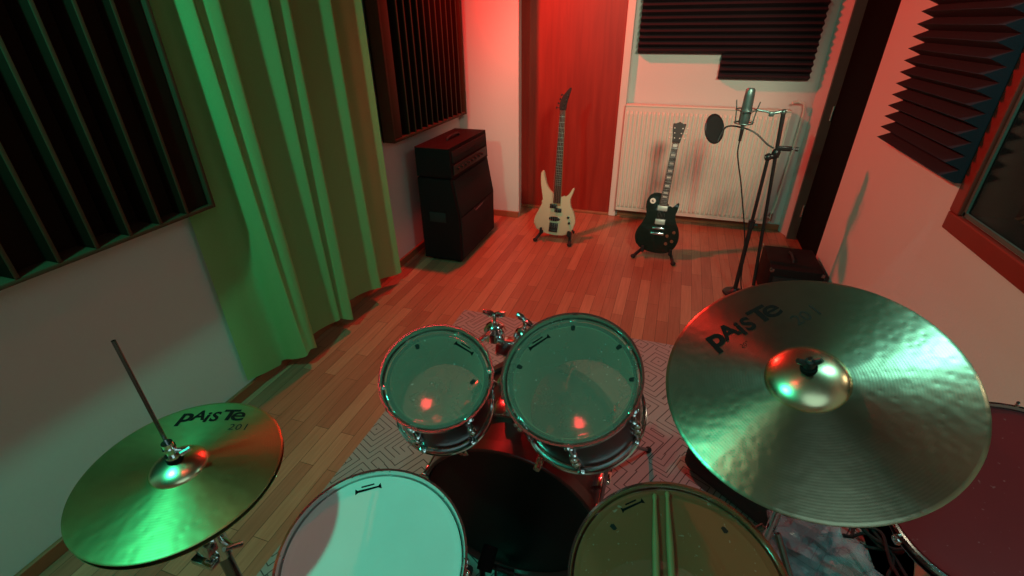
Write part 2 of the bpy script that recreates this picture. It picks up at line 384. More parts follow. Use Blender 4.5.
# control-room window
b = B(); fx = .035
def wf(y0, y1, z0, z1): add_box(b, (XR+.016, (y0+y1)/2, (z0+z1)/2), (fx*2, y1-y0, z1-z0), bev=.006)
FW = .068
wf(WY0-FW, WY1+FW, WZ0-FW, WZ0); wf(WY0-FW, WY1+FW, WZ1, WZ1+FW); wf(WY0-FW, WY0, WZ0, WZ1); wf(WY1, WY1+FW, WZ0, WZ1)
w1 = struct('window_1', b, M['red_frame'])
b = B(); add_box(b, (XR+.004, (WY0+WY1)/2, (WZ0+WZ1)/2), (.006, WY1-WY0, WZ1-WZ0)); obj('glass_pane', b, M['glass'], w1, False)
b = B(); g_ = .014
for y in (WY0+.012, WY1-.012): add_box(b, (XR-.003, y, (WZ0+WZ1)/2), (.008, g_, WZ1-WZ0))
for z in (WZ0+.012, WZ1-.012): add_box(b, (XR-.003, (WY0+WY1)/2, z), (.008, WY1-WY0, g_))
obj('glazing_bead', b, M['dark_trim'], w1, False)
b = B(); lx = XR+.0755
for y in (WY0+.005, WY1-.005): add_box(b, (lx, y, (WZ0+WZ1)/2), (.133, .01, WZ1-WZ0))
for z in (WZ0+.005, WZ1-.005): add_box(b, (lx, (WY0+WY1)/2, z), (.133, WY1-WY0-.02, .01))
obj('lining', b, M['felt'], w1, False)  # added black strips over the plaster reveal, so it stays dark behind the glass
# control room behind the glass
b = B()
add_box(b, (2.6, 1.6, 1.2), (.1, 3., 2.6)); add_box(b, (1.86, 3.05, 1.2), (1.4, .1, 2.6)); add_box(b, (1.86, .1, 1.2), (1.4, .1, 2.6)); add_box(b, (1.86, 1.6, 2.55), (1.4, 3., .1)); add_box(b, (1.86, 1.6, .0), (1.4, 3., .1))
struct('wall_control', b, M['room_dark'])
t = thing('studio_monitor', 'tan cased speaker with black cone seen through the red framed window', 'speaker', (1.42, 2.28, .86))
b = B(); add_box(b, (0, 0, .19), (.22, .24, .38), bev=.008); obj('cabinet', b, M['tan'], t)
b = B(); add_lathe(b, [(0, .02), (.03, .012), (.075, -.006), (.085, .004), (.088, .0)], 32, TR((-.113, 0, .13), frame_from((-1, 0, 0)))); obj('woofer', b, M['black_rubber'], t)
b = B(); add_lathe(b, [(0, .008), (.02, .004), (.028, .006), (.034, 0)], 24, TR((-.112, 0, .30), frame_from((-1, 0, 0)))); obj('tweeter', b, M['black_plastic'], t)
t = thing('mixing_desk', 'dark console desk behind the red framed window', 'desk', (1.45, 1.75, .05))
b = B(); add_box(b, (.1, .1, .79), (.55, 1.75, .04), bev=.005); obj('desk_top', b, M['room_dark'], t)
for y in (-.7, .9):
    b = B(); add_box(b, (.1, y, .385), (.5, .04, .77)); obj('leg_panel', b, M['room_dark'], t)

# ------------------------------------------------------------------ acoustic treatment
def foam_panel(name, label, mx, w, h, pitch=.05, depth=.055, base=.035):
    """local x along the wedges, y up, z out of the wall"""
    b = B(); n = round(h/pitch); p = h/n
    prof = [(0., 0.)]
    for i in range(n): prof += [(i*p, base), ((i+.5)*p, base+depth)]
    prof += [(h, base), (h, 0.)]
    ends = []
    for x in (0, w): ends.append([b.verts.new(mx @ V((x, y, z))) for y, z in prof])
    k = len(prof)
    for i in range(k): b.faces.new((ends[0][i], ends[0][(i+1) % k], ends[1][(i+1) % k], ends[1][i]))
    b.faces.new(ends[0]); b.faces.new(ends[1][::-1])
    o = obj(name, b, M['foam'], smooth=False)
    return tag(o, label, 'acoustic foam', 'wedge foam on the walls')
RB = Matrix(((1, 0, 0), (0, 0, -1), (0, 1, 0)))              # on the back wall, out = -Y
foam_panel('acoustic_foam_panel', 'dark wedge foam panel on the back wall next to the red door, higher lower edge', TR((-.365, YB-.001, 1.38), RB), .632, 1.09375, .04375)
foam_panel('acoustic_foam_panel', 'dark wedge foam panel on the back wall reaching down behind the microphone', TR((.268, YB-.001, 1.205), RB), .632, 1.26875, .04375)
RR = Matrix(((0, 0, -1), (-1, 0, 0), (0, 1, 0)))             # on the right wall, out = -X ; local x = -Y
foam_panel('acoustic_foam_panel', 'dark wedge foam panel on the right wall beside the red framed window', TR((XR-.001, 2.835, 1.075), RR), .71, 1.4, .0475)

def diffuser(label, y0, y1, z0, z1, x0, depth, nf, fw=.012, frame=.014, wells=None, stile=0.):
    t = thing('wooden_diffuser', label, 'sound diffuser', (x0, (y0+y1)/2, z0), group='wooden diffusers on the left wall')
    w = y1-y0; h = z1-z0
    b = B(); add_box(b, (.006, 0, h/2), (.012, w, h)); obj('back_board', b, M['dark_wood'], t, False)
    b = B()
    for s in (-1, 1): add_box(b, (depth/2, s*(w/2-frame/2), h/2), (depth, frame, h), bev=.002)
    for z in (frame/2, h-frame/2): add_box(b, (depth/2, 0, z), (depth, w-2*frame, frame), bev=.002)
    obj('frame', b, M['dark_wood_edge'], t)
    if stile:
        b = B(); add_box(b, (depth-.016, -w/2+frame+stile/2, h/2), (.016, stile, h-2*frame-.002), bev=.002); obj('stile', b, M['dark_wood_edge'], t)
    iw = w-2*frame-stile; p = iw/(nf+1); yo = stile/2
    for i in range(1, nf+1):
        b = B(); add_box(b, (depth/2+.003, yo-iw/2+i*p, h/2), (depth-.008, fw, h-2*frame-.002), bev=.001); fo = obj('fin', b, M['dark_wood'], t)
        b = B(); add_box(b, (depth-.001, yo-iw/2+i*p, h/2), (.004, fw, h-2*frame-.002), bev=.001); obj('edge_strip', b, M['dark_wood_edge'], fo)  # light on the fin's front edge, built as a paler strip
    for i in range(nf+1):
        d = wells[i % len(wells)]*depth
        if d <= .012: continue
        b = B(); add_box(b, (.012+(d-.012)/2, yo-iw/2+(i+.5)*p, h/2), (d-.012, p-fw-.002, h-2*frame-.004)); obj('well_block', b, M['dark_wood'], t, False)
    return t
W7 = [.0, .25, .55, .15, .15, .55, .25]
diffuser('wooden slat diffuser with wide wells left of the curtain', .02, 1.352, .972, 2.32, -1.80, .115, 11, wells=[.3, .12, .0, .4, .12, 0., .5, .3, .12, 0, .45, .85])
diffuser('wooden slat diffuser with narrow slots above the amplifier', 2.76, 3.96, .922, 2.3, -1.80, .09, 11, fw=.014, frame=.02, wells=[.3, 0., .3, .15, 0., .3, 0., .4, .15, 0, .3, 0.], stile=.10)

# curtain on the left wall: matched cross-sections (y, x) at the hem and higher up
HEM = [(1.315,-1.80),(1.385,-1.79),(1.46,-1.78),(1.52,-1.765),(1.535,-1.71),(1.555,-1.66),(1.57,-1.65),(1.59,-1.643),(1.615,-1.64),(1.645,-1.655),(1.66,-1.70),(1.69,-1.77),(1.78,-1.765),(1.85,-1.73),(1.895,-1.685),(1.905,-1.698),(1.915,-1.70),(1.935,-1.665),(1.965,-1.65),(1.985,-1.70),(2.02,-1.775),(2.14,-1.765),(2.23,-1.715),(2.29,-1.66),(2.325,-1.70),(2.36,-1.775),(2.48,-1.76),(2.54,-1.71),(2.58,-1.67)]
TOP = [(1.30,-1.80),(1.37,-1.79),(1.43,-1.785),(1.46,-1.76),(1.48,-1.70),(1.505,-1.67),(1.525,-1.69),(1.545,-1.708),(1.575,-1.675),(1.61,-1.655),(1.635,-1.69),(1.67,-1.75),(1.74,-1.745),(1.80,-1.69),(1.845,-1.65),(1.855,-1.69),(1.875,-1.72),(1.91,-1.685),(1.96,-1.65),(1.99,-1.69),(2.03,-1.745),(2.13,-1.75),(2.22,-1.70),(2.265,-1.655),(2.30,-1.69),(2.36,-1.735),(2.46,-1.75),(2.50,-1.71),(2.54,-1.665)]
def curtain():
    b = B(); nv = 44; grid = []
    for j in range(nv+1):
        v = j/nv; z_ = v*2.46; q = min(1, z_/1.7)**.75
        sec = [(h[0]*(1-q)+t[0]*q, h[1]*(1-q)+t[1]*q, 0) for h, t in zip(HEM, TOP)]
        row = []
        for i, p in enumerate(spline(sec, 7)):
            w = .004*math.sin(i*.21+5*v)*(1-v)
            z = .088 + .022*math.sin(i*.115+2.2) + (-.02 if p.x < 1.5 else 0) + z_*(1-.0)
            row.append(b.verts.new((p.y+w, p.x+.006*math.sin(3.1*v+i*.05), z)))
        grid.append(row)
    for j in range(nv):
        for i in range(len(grid[0])-1): b.faces.new((grid[j][i], grid[j][i+1], grid[j+1][i+1], grid[j+1][i]))
    o = obj('curtain', b, M['curtain'], ang=180)
    return tag(o, 'long pale green curtain hanging in folds on the left wall', 'curtain')
curtain()

# radiator on the back wall
def radiator():
    x0, x1, z0, z1 = -.405, .83, .085, 1.0
    t = thing('radiator', 'cream panel radiator on the back wall behind the guitars', 'radiator', ((x0+x1)/2, YB-.07, z0))
    w = x1-x0; h = z1-z0; n = 34; p = w/n
    b = B(); prof = []
    for i in range(n):
        xx = -w/2+i*p
        prof += [(xx+.0*p, 0.), (xx+.16*p, 0.), (xx+.30*p, .011), (xx+.70*p, .011), (xx+.84*p, 0.)]
    prof.append((w/2, 0.))
    rows = []
    for z, k in ((0, 0), (.03, 0), (.05, 1), (h-.07, 1), (h-.05, 0), (h-.012, 0)):
        rows.append([b.verts.new((x, -.045-y*k, z)) for x, y in prof])
    for a, c in zip(rows, rows[1:]):
        for i in range(len(prof)-1): b.faces.new((a[i], a[i+1], c[i+1], c[i]))
    obj('front_panel', b, M['radiator'], t, ang=25)
    b = B(); add_box(b, (0, .04, h/2-.006), (w, .012, h-.03)); obj('rear_panel', b, M['radiator'], t, False)
    b = B(); add_box(b, (0, -.002, h-.006), (w+.008, .096, .014), bev=.004)
    obj('top_grille', b, M['radiator'], t)
    for s in (-1, 1):
        b = B(); add_box(b, (s*(w/2+.002), -.002, h/2-.01), (.006, .094, h-.02), bev=.002); obj('side_cover', b, M['radiator'], t)
    b = B(); add_tube(b, [(w/2+.002, 0, .05), (w/2+.055, 0, .05)], .012); add_tube(b, [(w/2+.06, 0, .02), (w/2+.06, 0, .085)], .016); obj('valve', b, M['steel'], t)
    b = B(); add_tube(b, spline([(w/2+.06, 0, .08), (w/2+.075, .01, .2), (w/2+.095, .03, .7), (w/2+.095, .03, .93), (w/2+.05, .03, .965), (w/2, .0, .965)], 5), .009); obj('pipe', b, M['radiator'], t)
radiator()

# rug under the kit
b = B(); add_box(b, (-.13, 1.45, .0025), (1.95, 1.82, .005), bev=.002)
o = obj('rug', b, M['rug']); tag(o, 'grey rug with a black maze pattern under the drum kit', 'rug')

# ------------------------------------------------------------------ drums
def hoop_prof(r, z):   # flanged steel hoop, closed section
    return [(r-.009, z-.012), (r-.004, z-.012), (r-.004, z+.004), (r-.002, z+.012), (r+.001, z+.014), (r+.001, z+.017), (r-.004, z+.0165), (r-.0075, z+.006), (r-.009, z-.004)]
def ring(name, parent, m, prof, seg=72):
    b = B(); add_lathe(b, prof, seg, closed=True); return obj(name, b, m, parent)
def drum_lug(parent, a, r, depth, two=True, m=None):
    """lug casing on the shell, tension rods up and down to the hoops"""
    b = B(); R = Matrix.Rotation(a, 3, 'Z')
    def P(x, y, z): return R @ V((x, y, z))
    h = min(.05, depth*.32); zc = depth*.5 if depth < .2 else depth-.085
    cs = [zc] if depth < .2 else [zc, .085]
    for c in cs:
        add_box(b, P(r+.004, 0, c), (.022, .017, h), R, .004)
        add_sphere(b, P(r+.014, 0, c), .0105, 12)
    if depth < .2:
        add_tube(b, [P(r+.012, 0, .004), P(r+.012, 0, depth+.012)], .0032, 8)
    else:
        add_tube(b, [P(r+.012, 0, -.004), P(r+.012, 0, depth+.012)], .0032, 8)
    for z in (depth-.004, .004 if depth < .2 else .002):
        add_box(b, P(r+.008, 0, z), (.018, .018, .006), R, .002)
    add_tube(b, [P(r+.012, 0, depth), P(r+.012, 0, depth+.006)], .0062, 10); add_tube(b, [P(r+.012, 0, depth+.006), P(r+.012, 0, depth+.015)], .0042, 4)
    return obj('lug', b, m or M['chrome'], parent)
def head_print(parent, r, at, ang, L, z, marks=()):
    b = B(); c = math.cos(ang); s = math.sin(ang)
    def fn(x, y, o=at): return V((o[0]+x*c-y*s, o[1]+x*s+y*c, z))
    def quad(p): add_flat(b, p, [tuple(range(len(p)))], fn)
    h = L/2; k = L*.05
    quad([(-h*.86, -k), (h*.86, -k*.7), (h*.86, k*.7), (-h*.86, k)])
    quad([(h*.8, -k), (h*1.02, -k*2.2), (h*.98, k*2.6), (h*.8, k)]); quad([(-h*1.02, -k*2.2), (-h*.8, -k), (-h*.8, k), (-h*.98, k*2.6)])
    quad([(-h*.5, k*2.4), (h*.5, k*2.4), (h*.5, k*3.6), (-h*.5, k*3.6)])
    o = obj('head_print', b, M['ink'], parent, False)
    if marks:
        for (mx_, my_, ma) in marks:
            cc, ss = math.cos(ma), math.sin(ma); b = B()
            p = [(-.007, -.005), (.004, -.006), (.007, -.001), (.005, .005), (-.005, .004), (-.008, .001)]
            add_flat(b, p, [tuple(range(6))], lambda x, y: V((mx_+x*cc-y*ss, my_+x*ss+y*cc, z)))
            obj('size_mark', b, M['ink_grey'], parent, False)
    return o
def drum(name, label, cat, c, n, r, depth, nlug, a0, head_m, shell_m, two=True, group=None, logo=None, marks=(), lug_m=None):
    """c = centre of the top hoop plane, n = its normal"""
    R = frame_from(n); base = V(c) - V(n).normalized()*(depth+.016)
    t = thing(name, label, cat, base, R, group)
    rs = r-.014
    ring('shell', t, shell_m, [(rs, .008), (rs, depth-.004), (rs-.004, depth), (rs-.008, depth-.004), (rs-.008, .008), (rs-.004, .004)])
    if head_m is not M['snare_head']: ring('inner_ply', t, M['inner_ply'], [(rs-.0085, .012), (rs-.0085, depth-.008), (rs-.0105, depth-.008), (rs-.0105, .012)])
    ring('top_hoop', t, M['chrome'], hoop_prof(r, depth))
    ring('bottom_hoop', t, M['chrome'], [(a, -z+.004) for a, z in hoop_prof(r, 0.)])
    b = B(); rh = r-.010
    add_lathe(b, [(rh, depth-.004), (rh-.001, depth+.004), (rh-.006, depth+.0055), (rh-.014, depth+.0036), (rh-.0165, depth+.0035), (rh-.019, depth+.0035), (rh*.5, depth+.0035), (0, depth+.0035)], 72); h = obj('head', b, head_m, t)
    b = B(); add_lathe(b, [(rh, .004), (rh-.002, -.001), (rh-.014, -.0005), (0, -.0005)], 48); obj('bottom_head', b, M['tom_head'], t)
    for i in range(nlug): drum_lug(t, a0+2*PI*i/nlug, rs, depth, two, lug_m)
    if logo: head_print(h, r, logo[0], logo[1], logo[2], depth+.0041, marks)
    return t, h
rad = math.radians
TOM1 = ((-.451, .782, .874), (.188, -.497, 1.)); TOM2 = ((-.142, .833, .912), (-.110, -.548, 1.))
t1, _ = drum('tom_drum', 'smaller rack tom of the two, on the left above the bass drum', 'tom drum', *TOM1, .135, .185, 6, rad(30), M['tom_head'], M['shell'], group='rack toms', logo=((.030, .092), rad(-12), .055), marks=((-.08, .055, rad(125)), (.085, .02, rad(60))))
t2, _ = drum('tom_drum', 'larger rack tom of the two, on the right beside the ride cymbal', 'tom drum', *TOM2, .16, .205, 6, rad(37), M['tom_head'], M['shell'], group='rack toms', logo=((-.089, .078), rad(43), .058), marks=((-.015, .125, rad(95)), (.098, .085, rad(45)), (.135, .01, rad(10)), (-.125, .01, rad(160))))
SN = ((-.444, .449, .677), (.155, -.167, 1.))
sd, _ = drum('snare_drum', 'white headed snare drum on the left, half lit green', 'snare drum', *SN, .185, .14, 8, rad(20), M['snare_head'], M['chrome_dark'], logo=((-.088, .120), rad(38), .056))
FT = ((.134, .595, .647), (-.04, -.2, 1.))
fd, _ = drum('floor_tom', 'amber headed floor tom with drumsticks lying on it', 'floor tom', *FT, .211, .36, 8, rad(12), M['floor_tom_head'], M['shell'], logo=((-.100, .142), rad(38), .055), marks=((.090, .137, rad(-50)), (-.135, .085, rad(140))))
# legs of the floor tom (vertical world legs brought into its local frame)
Rf = frame_from(FT[1]); mf = TR(V(FT[0]) - V(FT[1]).normalized()*.376, Rf); mfi = mf.inverted()
for a in (rad(80), rad(200), rad(320)):
    rs = .197; p_top = V((math.cos(a)*(rs+.018), math.sin(a)*(rs+.018), .20))
    pw = mf @ p_top; d = (mf.to_3x3() @ V((math.cos(a), math.sin(a), 0)))
    foot = V((pw.x + d.x*.05, pw.y + d.y*.05, .02)); kn = pw + V((d.x*.0, d.y*.0, 0)) + (mf.to_3x3() @ V((0, 0, -.16)))
    b = B(); add_tube(b, [mfi @ q for q in (mf @ (p_top + V((0, 0, .10))), kn, foot)], .0055, 8); lg = obj('leg', b, M['chrome'], fd)
    b = B(); add_tube(b, [mfi @ (foot+V((0, 0, -.0195))), mfi @ (foot+V((0, 0, .025)))], [.011, .009], 10); obj('rubber_foot', b, M['black_rubber'], lg)
    b = B(); add_box(b, V((math.cos(a)*(rs+.008), math.sin(a)*(rs+.008), .19)), (.03, .04, .05), Matrix.Rotation(a, 3, 'Z'), .004); obj('leg_bracket', b, M['chrome'], fd)
# snare strainer
b = B(); a = rad(-10); R = Matrix.Rotation(a, 3, 'Z')
add_box(b, R @ V((.182, 0, .07)), (.025, .035, .07), R, .004); add_tube(b, [R @ V((.19, -.01, .10)), R @ V((.205, -.01, .125))], .004, 8); obj('strainer', b, M['chrome'], sd)

def tripod(parent, top, n=3, a0=0., spread=.26, hub=.34, foot_z=.012, r=.008, m=None, rub=True, double=True):
    """three legs from a hub on a vertical tube at local (0,0) ; local z = world z"""
    for i in range(n):
        a = a0+2*PI*i/n; d = V((math.cos(a), math.sin(a), 0)); s = V((-d.y, d.x, 0))
        b = B(); foot = d*spread + V((0, 0, foot_z))
        add_tube(b, [d*.02 + V((0, 0, hub)), foot], r, 8)
        add_tube(b, [d*.015 + V((0, 0, hub*.36)), d*spread*.52 + V((0, 0, hub - (hub-foot_z)*.50))], r*.7, 8)
        lg = obj('leg', b, m or M['chrome'], parent)
        b = B(); add_sphere(b, foot, .0135, 12, (1.3, 1.3, .85)); obj('rubber_foot', b, M['black_rubber'], lg)
# snare stand
pos = V(SN[0]) - V(SN[1]).normalized()*.156
st = thing('snare_stand', 'chrome basket stand under the white headed snare drum', 'drum stand', (pos.x, pos.y, 0))
b = B(); add_tube(b, [(0, 0, .10), (0, 0, .44)], .012, 12); add_tube(b, [(0, 0, .30), (0, 0, .34)], .018, 12); obj('tube', b, M['chrome'], st)
tripod(st, 0, a0=.5, spread=.2, hub=.28)
Rs = frame_from(SN[1])
for i in range(3):
    a = 2*PI*i/3 + .5; dd = Rs @ V((math.cos(a), math.sin(a), 0)); nn = V(SN[1]).normalized()
    edge = V((0, 0, pos.z)) + dd*.188
    b = B(); add_tube(b, [(0, 0, .435), V((0, 0, pos.z)) + dd*.12 - nn*.045, edge - nn*.014, edge + nn*.012 + dd*.006], .006, 8); am = obj('basket_arm', b, M['chrome'], st)
    b = B(); add_tube(b, [edge + dd*.004 - nn*.01, edge + dd*.006 + nn*.014], .009, 8); obj('rubber_grip', b, M['black_rubber'], am)

# bass drum : axis along Y
KX, KY, KR, KD = -.31, .885, .283, .40
kd = thing('bass_drum', 'wine red bass drum with a black head under the rack toms', 'bass drum', (KX, KY, .005))
RK = frame_from((0, -1, 0), (0, 0, 1)); mk = TR((0, KD, KR), RK)   # local z from front head towards the drummer
def klathe(name, prof, m, closed=True, seg=80, parent=kd):
    b = B(); add_lathe(b, prof, seg, mk, closed); return obj(name, b, m, parent)
rs = KR-.016
klathe('shell', [(rs, .012), (rs, KD-.012), (rs-.008, KD-.012), (rs-.008, .012)], M['shell'])
klathe('batter_hoop', [(KR-.012, KD-.018), (KR, KD-.018), (KR, KD+.018), (KR-.002, KD+.020), (KR-.010, KD+.020), (KR-.012, KD+.018)], M['hoop_red'])
klathe('front_hoop', [(KR-.012, -.020), (KR, -.020), (KR, .018), (KR-.012, .018)], M['hoop_red'])
klathe('batter_head', [(KR-.012, KD-.006), (KR-.016, KD+.004), (KR-.03, KD+.002), (0, KD+.002)], M['head_black'], False)
klathe('front_head', [(KR-.012, .006), (KR-.016, -.004), (KR-.03, -.002), (0, -.002)], M['head_black'], False)
for i in range(8):
    a = 2*PI*i/8 + PI/8 + .06
    R = RK.copy() @ Matrix.Rotation(a, 3, 'Z')
    def P(x, y, z): return mk @ (Matrix.Rotation(a, 3, 'Z') @ V((x, y, z)))
    for zz, s, zc, ze in ((KD, 1, KD-.10, KD+.03), (0, -1, .10, -.03)):
        b = B(); add_box(b, P(rs+.009, 0, zc), (.03, .02, .05), R, .004)
        add_tube(b, [P(rs+.022, 0, zc), P(rs+.022, 0, ze)], .0035, 8); lg = obj('lug', b, M['chrome'], kd)
        b = B()
        add_box(b, P(KR+.003, 0, zz+s*.004), (.012, .022, .034), R, .003); add_box(b, P(KR-.004, 0, zz+s*.024), (.026, .02, .008), R, .003)
        add_tube(b, [P(rs+.022, 0, zz+s*.02), P(rs+.022, 0, zz+s*.04)], .0075, 10)
        obj('claw', b, M['chrome'], lg)
for s in (-1, 1):
    b = B(); x0 = s*KR*.86
    add_box(b, (s*(rs*.89), KD-.07, KR*.50+.14), (.03, .06, .05), None, .005)
    add_tube(b, [(s*rs*.9, KD-.07, KR*.5+.14), (s*.34, KD+.10, .16), (s*.40, KD+.24, .018)], [.008, .008, .007], 10)
    sp = obj('spur', b, M['chrome_dark'], kd)
    b = B(); add_sphere(b, (s*.402, KD+.243, .016), .014, 12); obj('rubber_foot', b, M['black_rubber'], sp)

# tom holder : post on the bass drum, two clamps with wing nuts, two L rods
HX, HY = -.365, 1.06
th = thing('tom_holder', 'chrome double tom holder rising from the bass drum between the toms', 'tom holder', (HX, HY, .54))
b = B(); add_box(b, (0, 0, .012), (.085, .11, .024), None, .006); obj('base_plate', b, M['chrome'], th)
b = B(); add_tube(b, [(0, 0, .02), (0, 0, .26)], .0145, 16); obj('post', b, M['chrome'], th)
b = B(); add_tube(b, [(0, 0, .06), (0, 0, .10)], .022, 16); add_box(b, (0, -.024, .08), (.03, .02, .03), None, .004); obj('memory_lock', b, M['chrome'], th)
b = B(); add_box(b, (0, -.005, .245), (.062, .055, .05), Matrix.Rotation(rad(-20), 3, 'X'), .008); obj('post_block', b, M['chrome'], th)
for s, wa, tomc in ((-1, rad(8), TOM1), (1, rad(-42), TOM2)):
    cpt = V((s*.045, .012, .285))
    b = B(); add_tube(b, [(s*.02, 0, .25), cpt], .013, 12); add_sphere(b, cpt, .026, 16, (1, 1, .85)); add_tube(b, [cpt+V((0, 0, -.030)), cpt+V((0, 0, -.004))], [.031, .030], 18)
    add_lathe(b, [(0, .028), (.008, .028), (.012, .016), (.026, .012), (.032, .0), (.024, -.006)], 20, TR(cpt))
    cl = obj('ball_clamp', b, M['chrome'], th)
    b = B(); add_tube(b, [cpt+V((0, 0, .02)), cpt+V((0, 0, .052))], .0055, 10)
    top = cpt+V((0, 0, .05)); wd = V((math.cos(wa), math.sin(wa)*.4, 0.))
    add_sphere(b, top, .0095, 12, (1, 1, .8))
    for q in (-1, 1):
        tilt = V((0, 0, .006)) if s < 0 else V((0, 0, -q*.010))
        add_tube(b, [top, top+wd*q*.014+tilt*.5, top+wd*q*.033+tilt], [.007, .010, .007], 10)
    obj('wing_nut', b, M['chrome'], cl)
    n = V(tomc[1]).normalized(); tc = V(tomc[0]) - n*.10 - V((HX, HY, .54))
    side = (cpt - tc); side -= n*side.dot(n); side.normalize()
    r_ = .123 if s < 0 else .147
    hit = tc + side*(r_+.012)
    b = B(); add_tube(b, [cpt, cpt*.45 + hit*.55 + V((0, 0, .005)), hit], .0075, 12); obj('rod', b, M['chrome'], cl)
    b = B(); add_box(b, hit + side*.004, (.05, .028, .05), frame_from(n), .006); obj('tom_bracket', b, M['chrome'], th)

# kick pedal
kp = thing('kick_pedal', 'dark kick pedal on the rug in front of the bass drum', 'pedal', (KX, .60, .008))
b = B(); add_box(b, (0, .04, .008), (.10, .36, .012), None, .004); obj('base_plate', b, M['black_metal'], kp)
b = B(); add_box(b, (0, -.01, .06), (.085, .27, .009), Matrix.Rotation(rad(12), 3, 'X'), .003)
for i in range(5): add_box(b, (0, -.09+i*.04, .0485+i*.0085), (.07, .008, .006), Matrix.Rotation(rad(12), 3, 'X'))
obj('footboard', b, M['black_metal'], kp)
for s in (-1, 1):
    b = B(); add_tube(b, [(s*.05, .17, .012), (s*.045, .16, .20)], .009, 10); obj('post', b, M['black_metal'], kp)
b = B(); add_tube(b, [(-.055, .16, .20), (.055, .16, .20)], .008, 10); add_tube(b, [(0, .16, .20), (0, .145, .125)], .004, 6); obj('axle', b, M['black_metal'], kp)
b = B(); add_tube(b, [(.0, .16, .20), (.0, .10, .33)], .004, 8); add_tube(b, [(0, .075, .322), (0, .13, .348)], .021, 14); obj('beater', b, M['felt'], kp)
b = B(); add_box(b, (0, .235, .03), (.05, .05, .035), None, .004); obj('hoop_clamp', b, M['black_metal'], kp)

# ------------------------------------------------------------------ cymbals
def cym_prof(R, rbell, hbell, hbow):
    def z(r):
        if r <= rbell:
            q = r/rbell; return hbow + hbell*math.sqrt(max(0, 1-.94*q*q))*1.0 - hbell*math.sqrt(.06)*q
        q = (r-rbell)/(R-rbell); return hbow*(1 - q**1.25)
    return z
def make_cymbal(parent, R, rbell, hbell, hbow, m, bell_m, name='bow', flip=False):
    z = cym_prof(R, rbell, hbell, hbow); th_ = .0014; s = -1 if flip else 1
    rs_ = [rbell + (R-rbell)*i/26 for i in range(27)]
    b = B(); top = [(r, s*z(r)) for r in rs_]; bot = [(r, s*(z(r)-th_)) for r in rs_[::-1]]
    add_lathe(b, top + [(R+.0004, -s*th_*.5)] + bot, 128, None, True); bow = obj(name, b, m, parent, ang=60)
    b = B(); rb_ = [.0055] + [rbell*(i/14)*.9995 for i in range(2, 15)]
    add_lathe(b, [(r, s*(z(r)+.0002)) for r in rb_] + [(r, s*(z(r)-th_)) for r in rb_[::-1]], 72, None, True); obj('bell', b, bell_m, parent, ang=60)
    return z, bow
def cym_lettering(parent, z, O, ang, H, small, lift=.0007):
    c, s = math.cos(ang), math.sin(ang)
    b = B()
    def put(ch, x, y, sc, sx=1., bold=.03, rot=0., shear=0.):
        vs, fs = text_polys(ch, 1., bold, shear); cr, sr = math.cos(rot), math.sin(rot)
        def fn(px, py):
            px, py = px*sc*sx*H, py*sc*H
            px, py = px*cr-py*sr + x*H, px*sr+py*cr + y*H
            X, Y = O[0]+px*c-py*s, O[1]+px*s+py*c
            return V((X, Y, z(math.hypot(X, Y)) + lift))
        add_flat(b, vs, fs, fn)
    put('p', -.05, .10, 1.55, 1.05); put('A', .72, .16, 1.25, .95); put('i', 1.52, -.02, 1.30, 1.0); put('S', 1.86, .03, 1.18, .95); put('T', 2.46, .10, 1.35, 1.15); put('e', 3.02, .06, 1.62, 1.15, .012)
    bmesh.ops.triangulate(b, faces=b.faces[:])
    obj('lettering', b, M['ink'], parent, False)
    b = B()
    for ch, x, y, sc in small: put(ch, x, y, sc, bold=0.)
    obj('series_lettering', b, M['ink_grey'], parent, False)

RC = V((.306, .834, 1.004)); RN = V((-.256, -.417, 1.)).normalized(); RR_ = frame_from(RN)
rc = thing('ride_cymbal', 'big hammered ride cymbal tilted on its stand at the right', 'cymbal', RC, RR_)
zr, bow = make_cymbal(rc, .254, .0705, .026, .014, M['ride'], M['bell'])
cym_lettering(bow, zr, (-.1530, .0720), rad(32), .0425, (('2', 3.75, -.95, .9), ('0', 4.2, -.95, .9), ('1', 4.75, -.95, 1.05), ('20"', 1.0, -.62, .32)))
# hardware on top belongs to the stand
CS = V((.42, 1.02, 0))
cs = thing('cymbal_stand', 'chrome boom stand carrying the big ride cymbal', 'cymbal stand', CS)
ctr = RC - CS + RN*.02
b = B(); add_tube(b, [ctr - RN*.06, ctr + RN*.062], .0045, 10); obj('threaded_rod', b, M['chrome'], cs)
b = B(); add_tube(b, [ctr + RN*.026, ctr + RN*.036], .014, 18); obj('top_felt', b, M['felt'], cs)
b = B(); add_tube(b, [ctr - RN*.012, ctr + RN*.002], .016, 18); obj('bottom_felt', b, M['felt'], cs)
wn = ctr + RN*.044
b = B(); add_tube(b, [wn - RN*.006, wn + RN*.010], [.0105, .0075], 14)
for q in (-1, 1):
    d = RR_ @ V((q, 0, 0)); add_tube(b, [wn, wn + d*.010 + RN*.005, wn + d*.019 + RN*.012], [.005, .006, .0045], 10)
obj('wing_nut', b, M['black_plastic'], cs)
til = ctr - RN*.06
b = B(); add_box(b, til, (.03, .03, .035), RR_, .005); add_tube(b, [til, til+V((.03, .015, -.02))], .012, 12); obj('tilter', b, M['chrome'], cs)
b = B(); add_tube(b, [til, V((0, 0, .80))], .008, 10); obj('boom_arm', b, M['chrome'], cs)
b = B(); add_sphere(b, (0, 0, .80), .02, 14); add_tube(b, [(0, 0, .78), (0, 0, .45)], .0095, 12); add_tube(b, [(0, 0, .45), (0, 0, .10)], .0125, 12); add_tube(b, [(0, 0, .44), (0, 0, .48)], .019, 14); add_tube(b, [(-.03, 0, .46), (.03, 0, .46)], .006, 8); obj('tube', b, M['chrome'], cs)
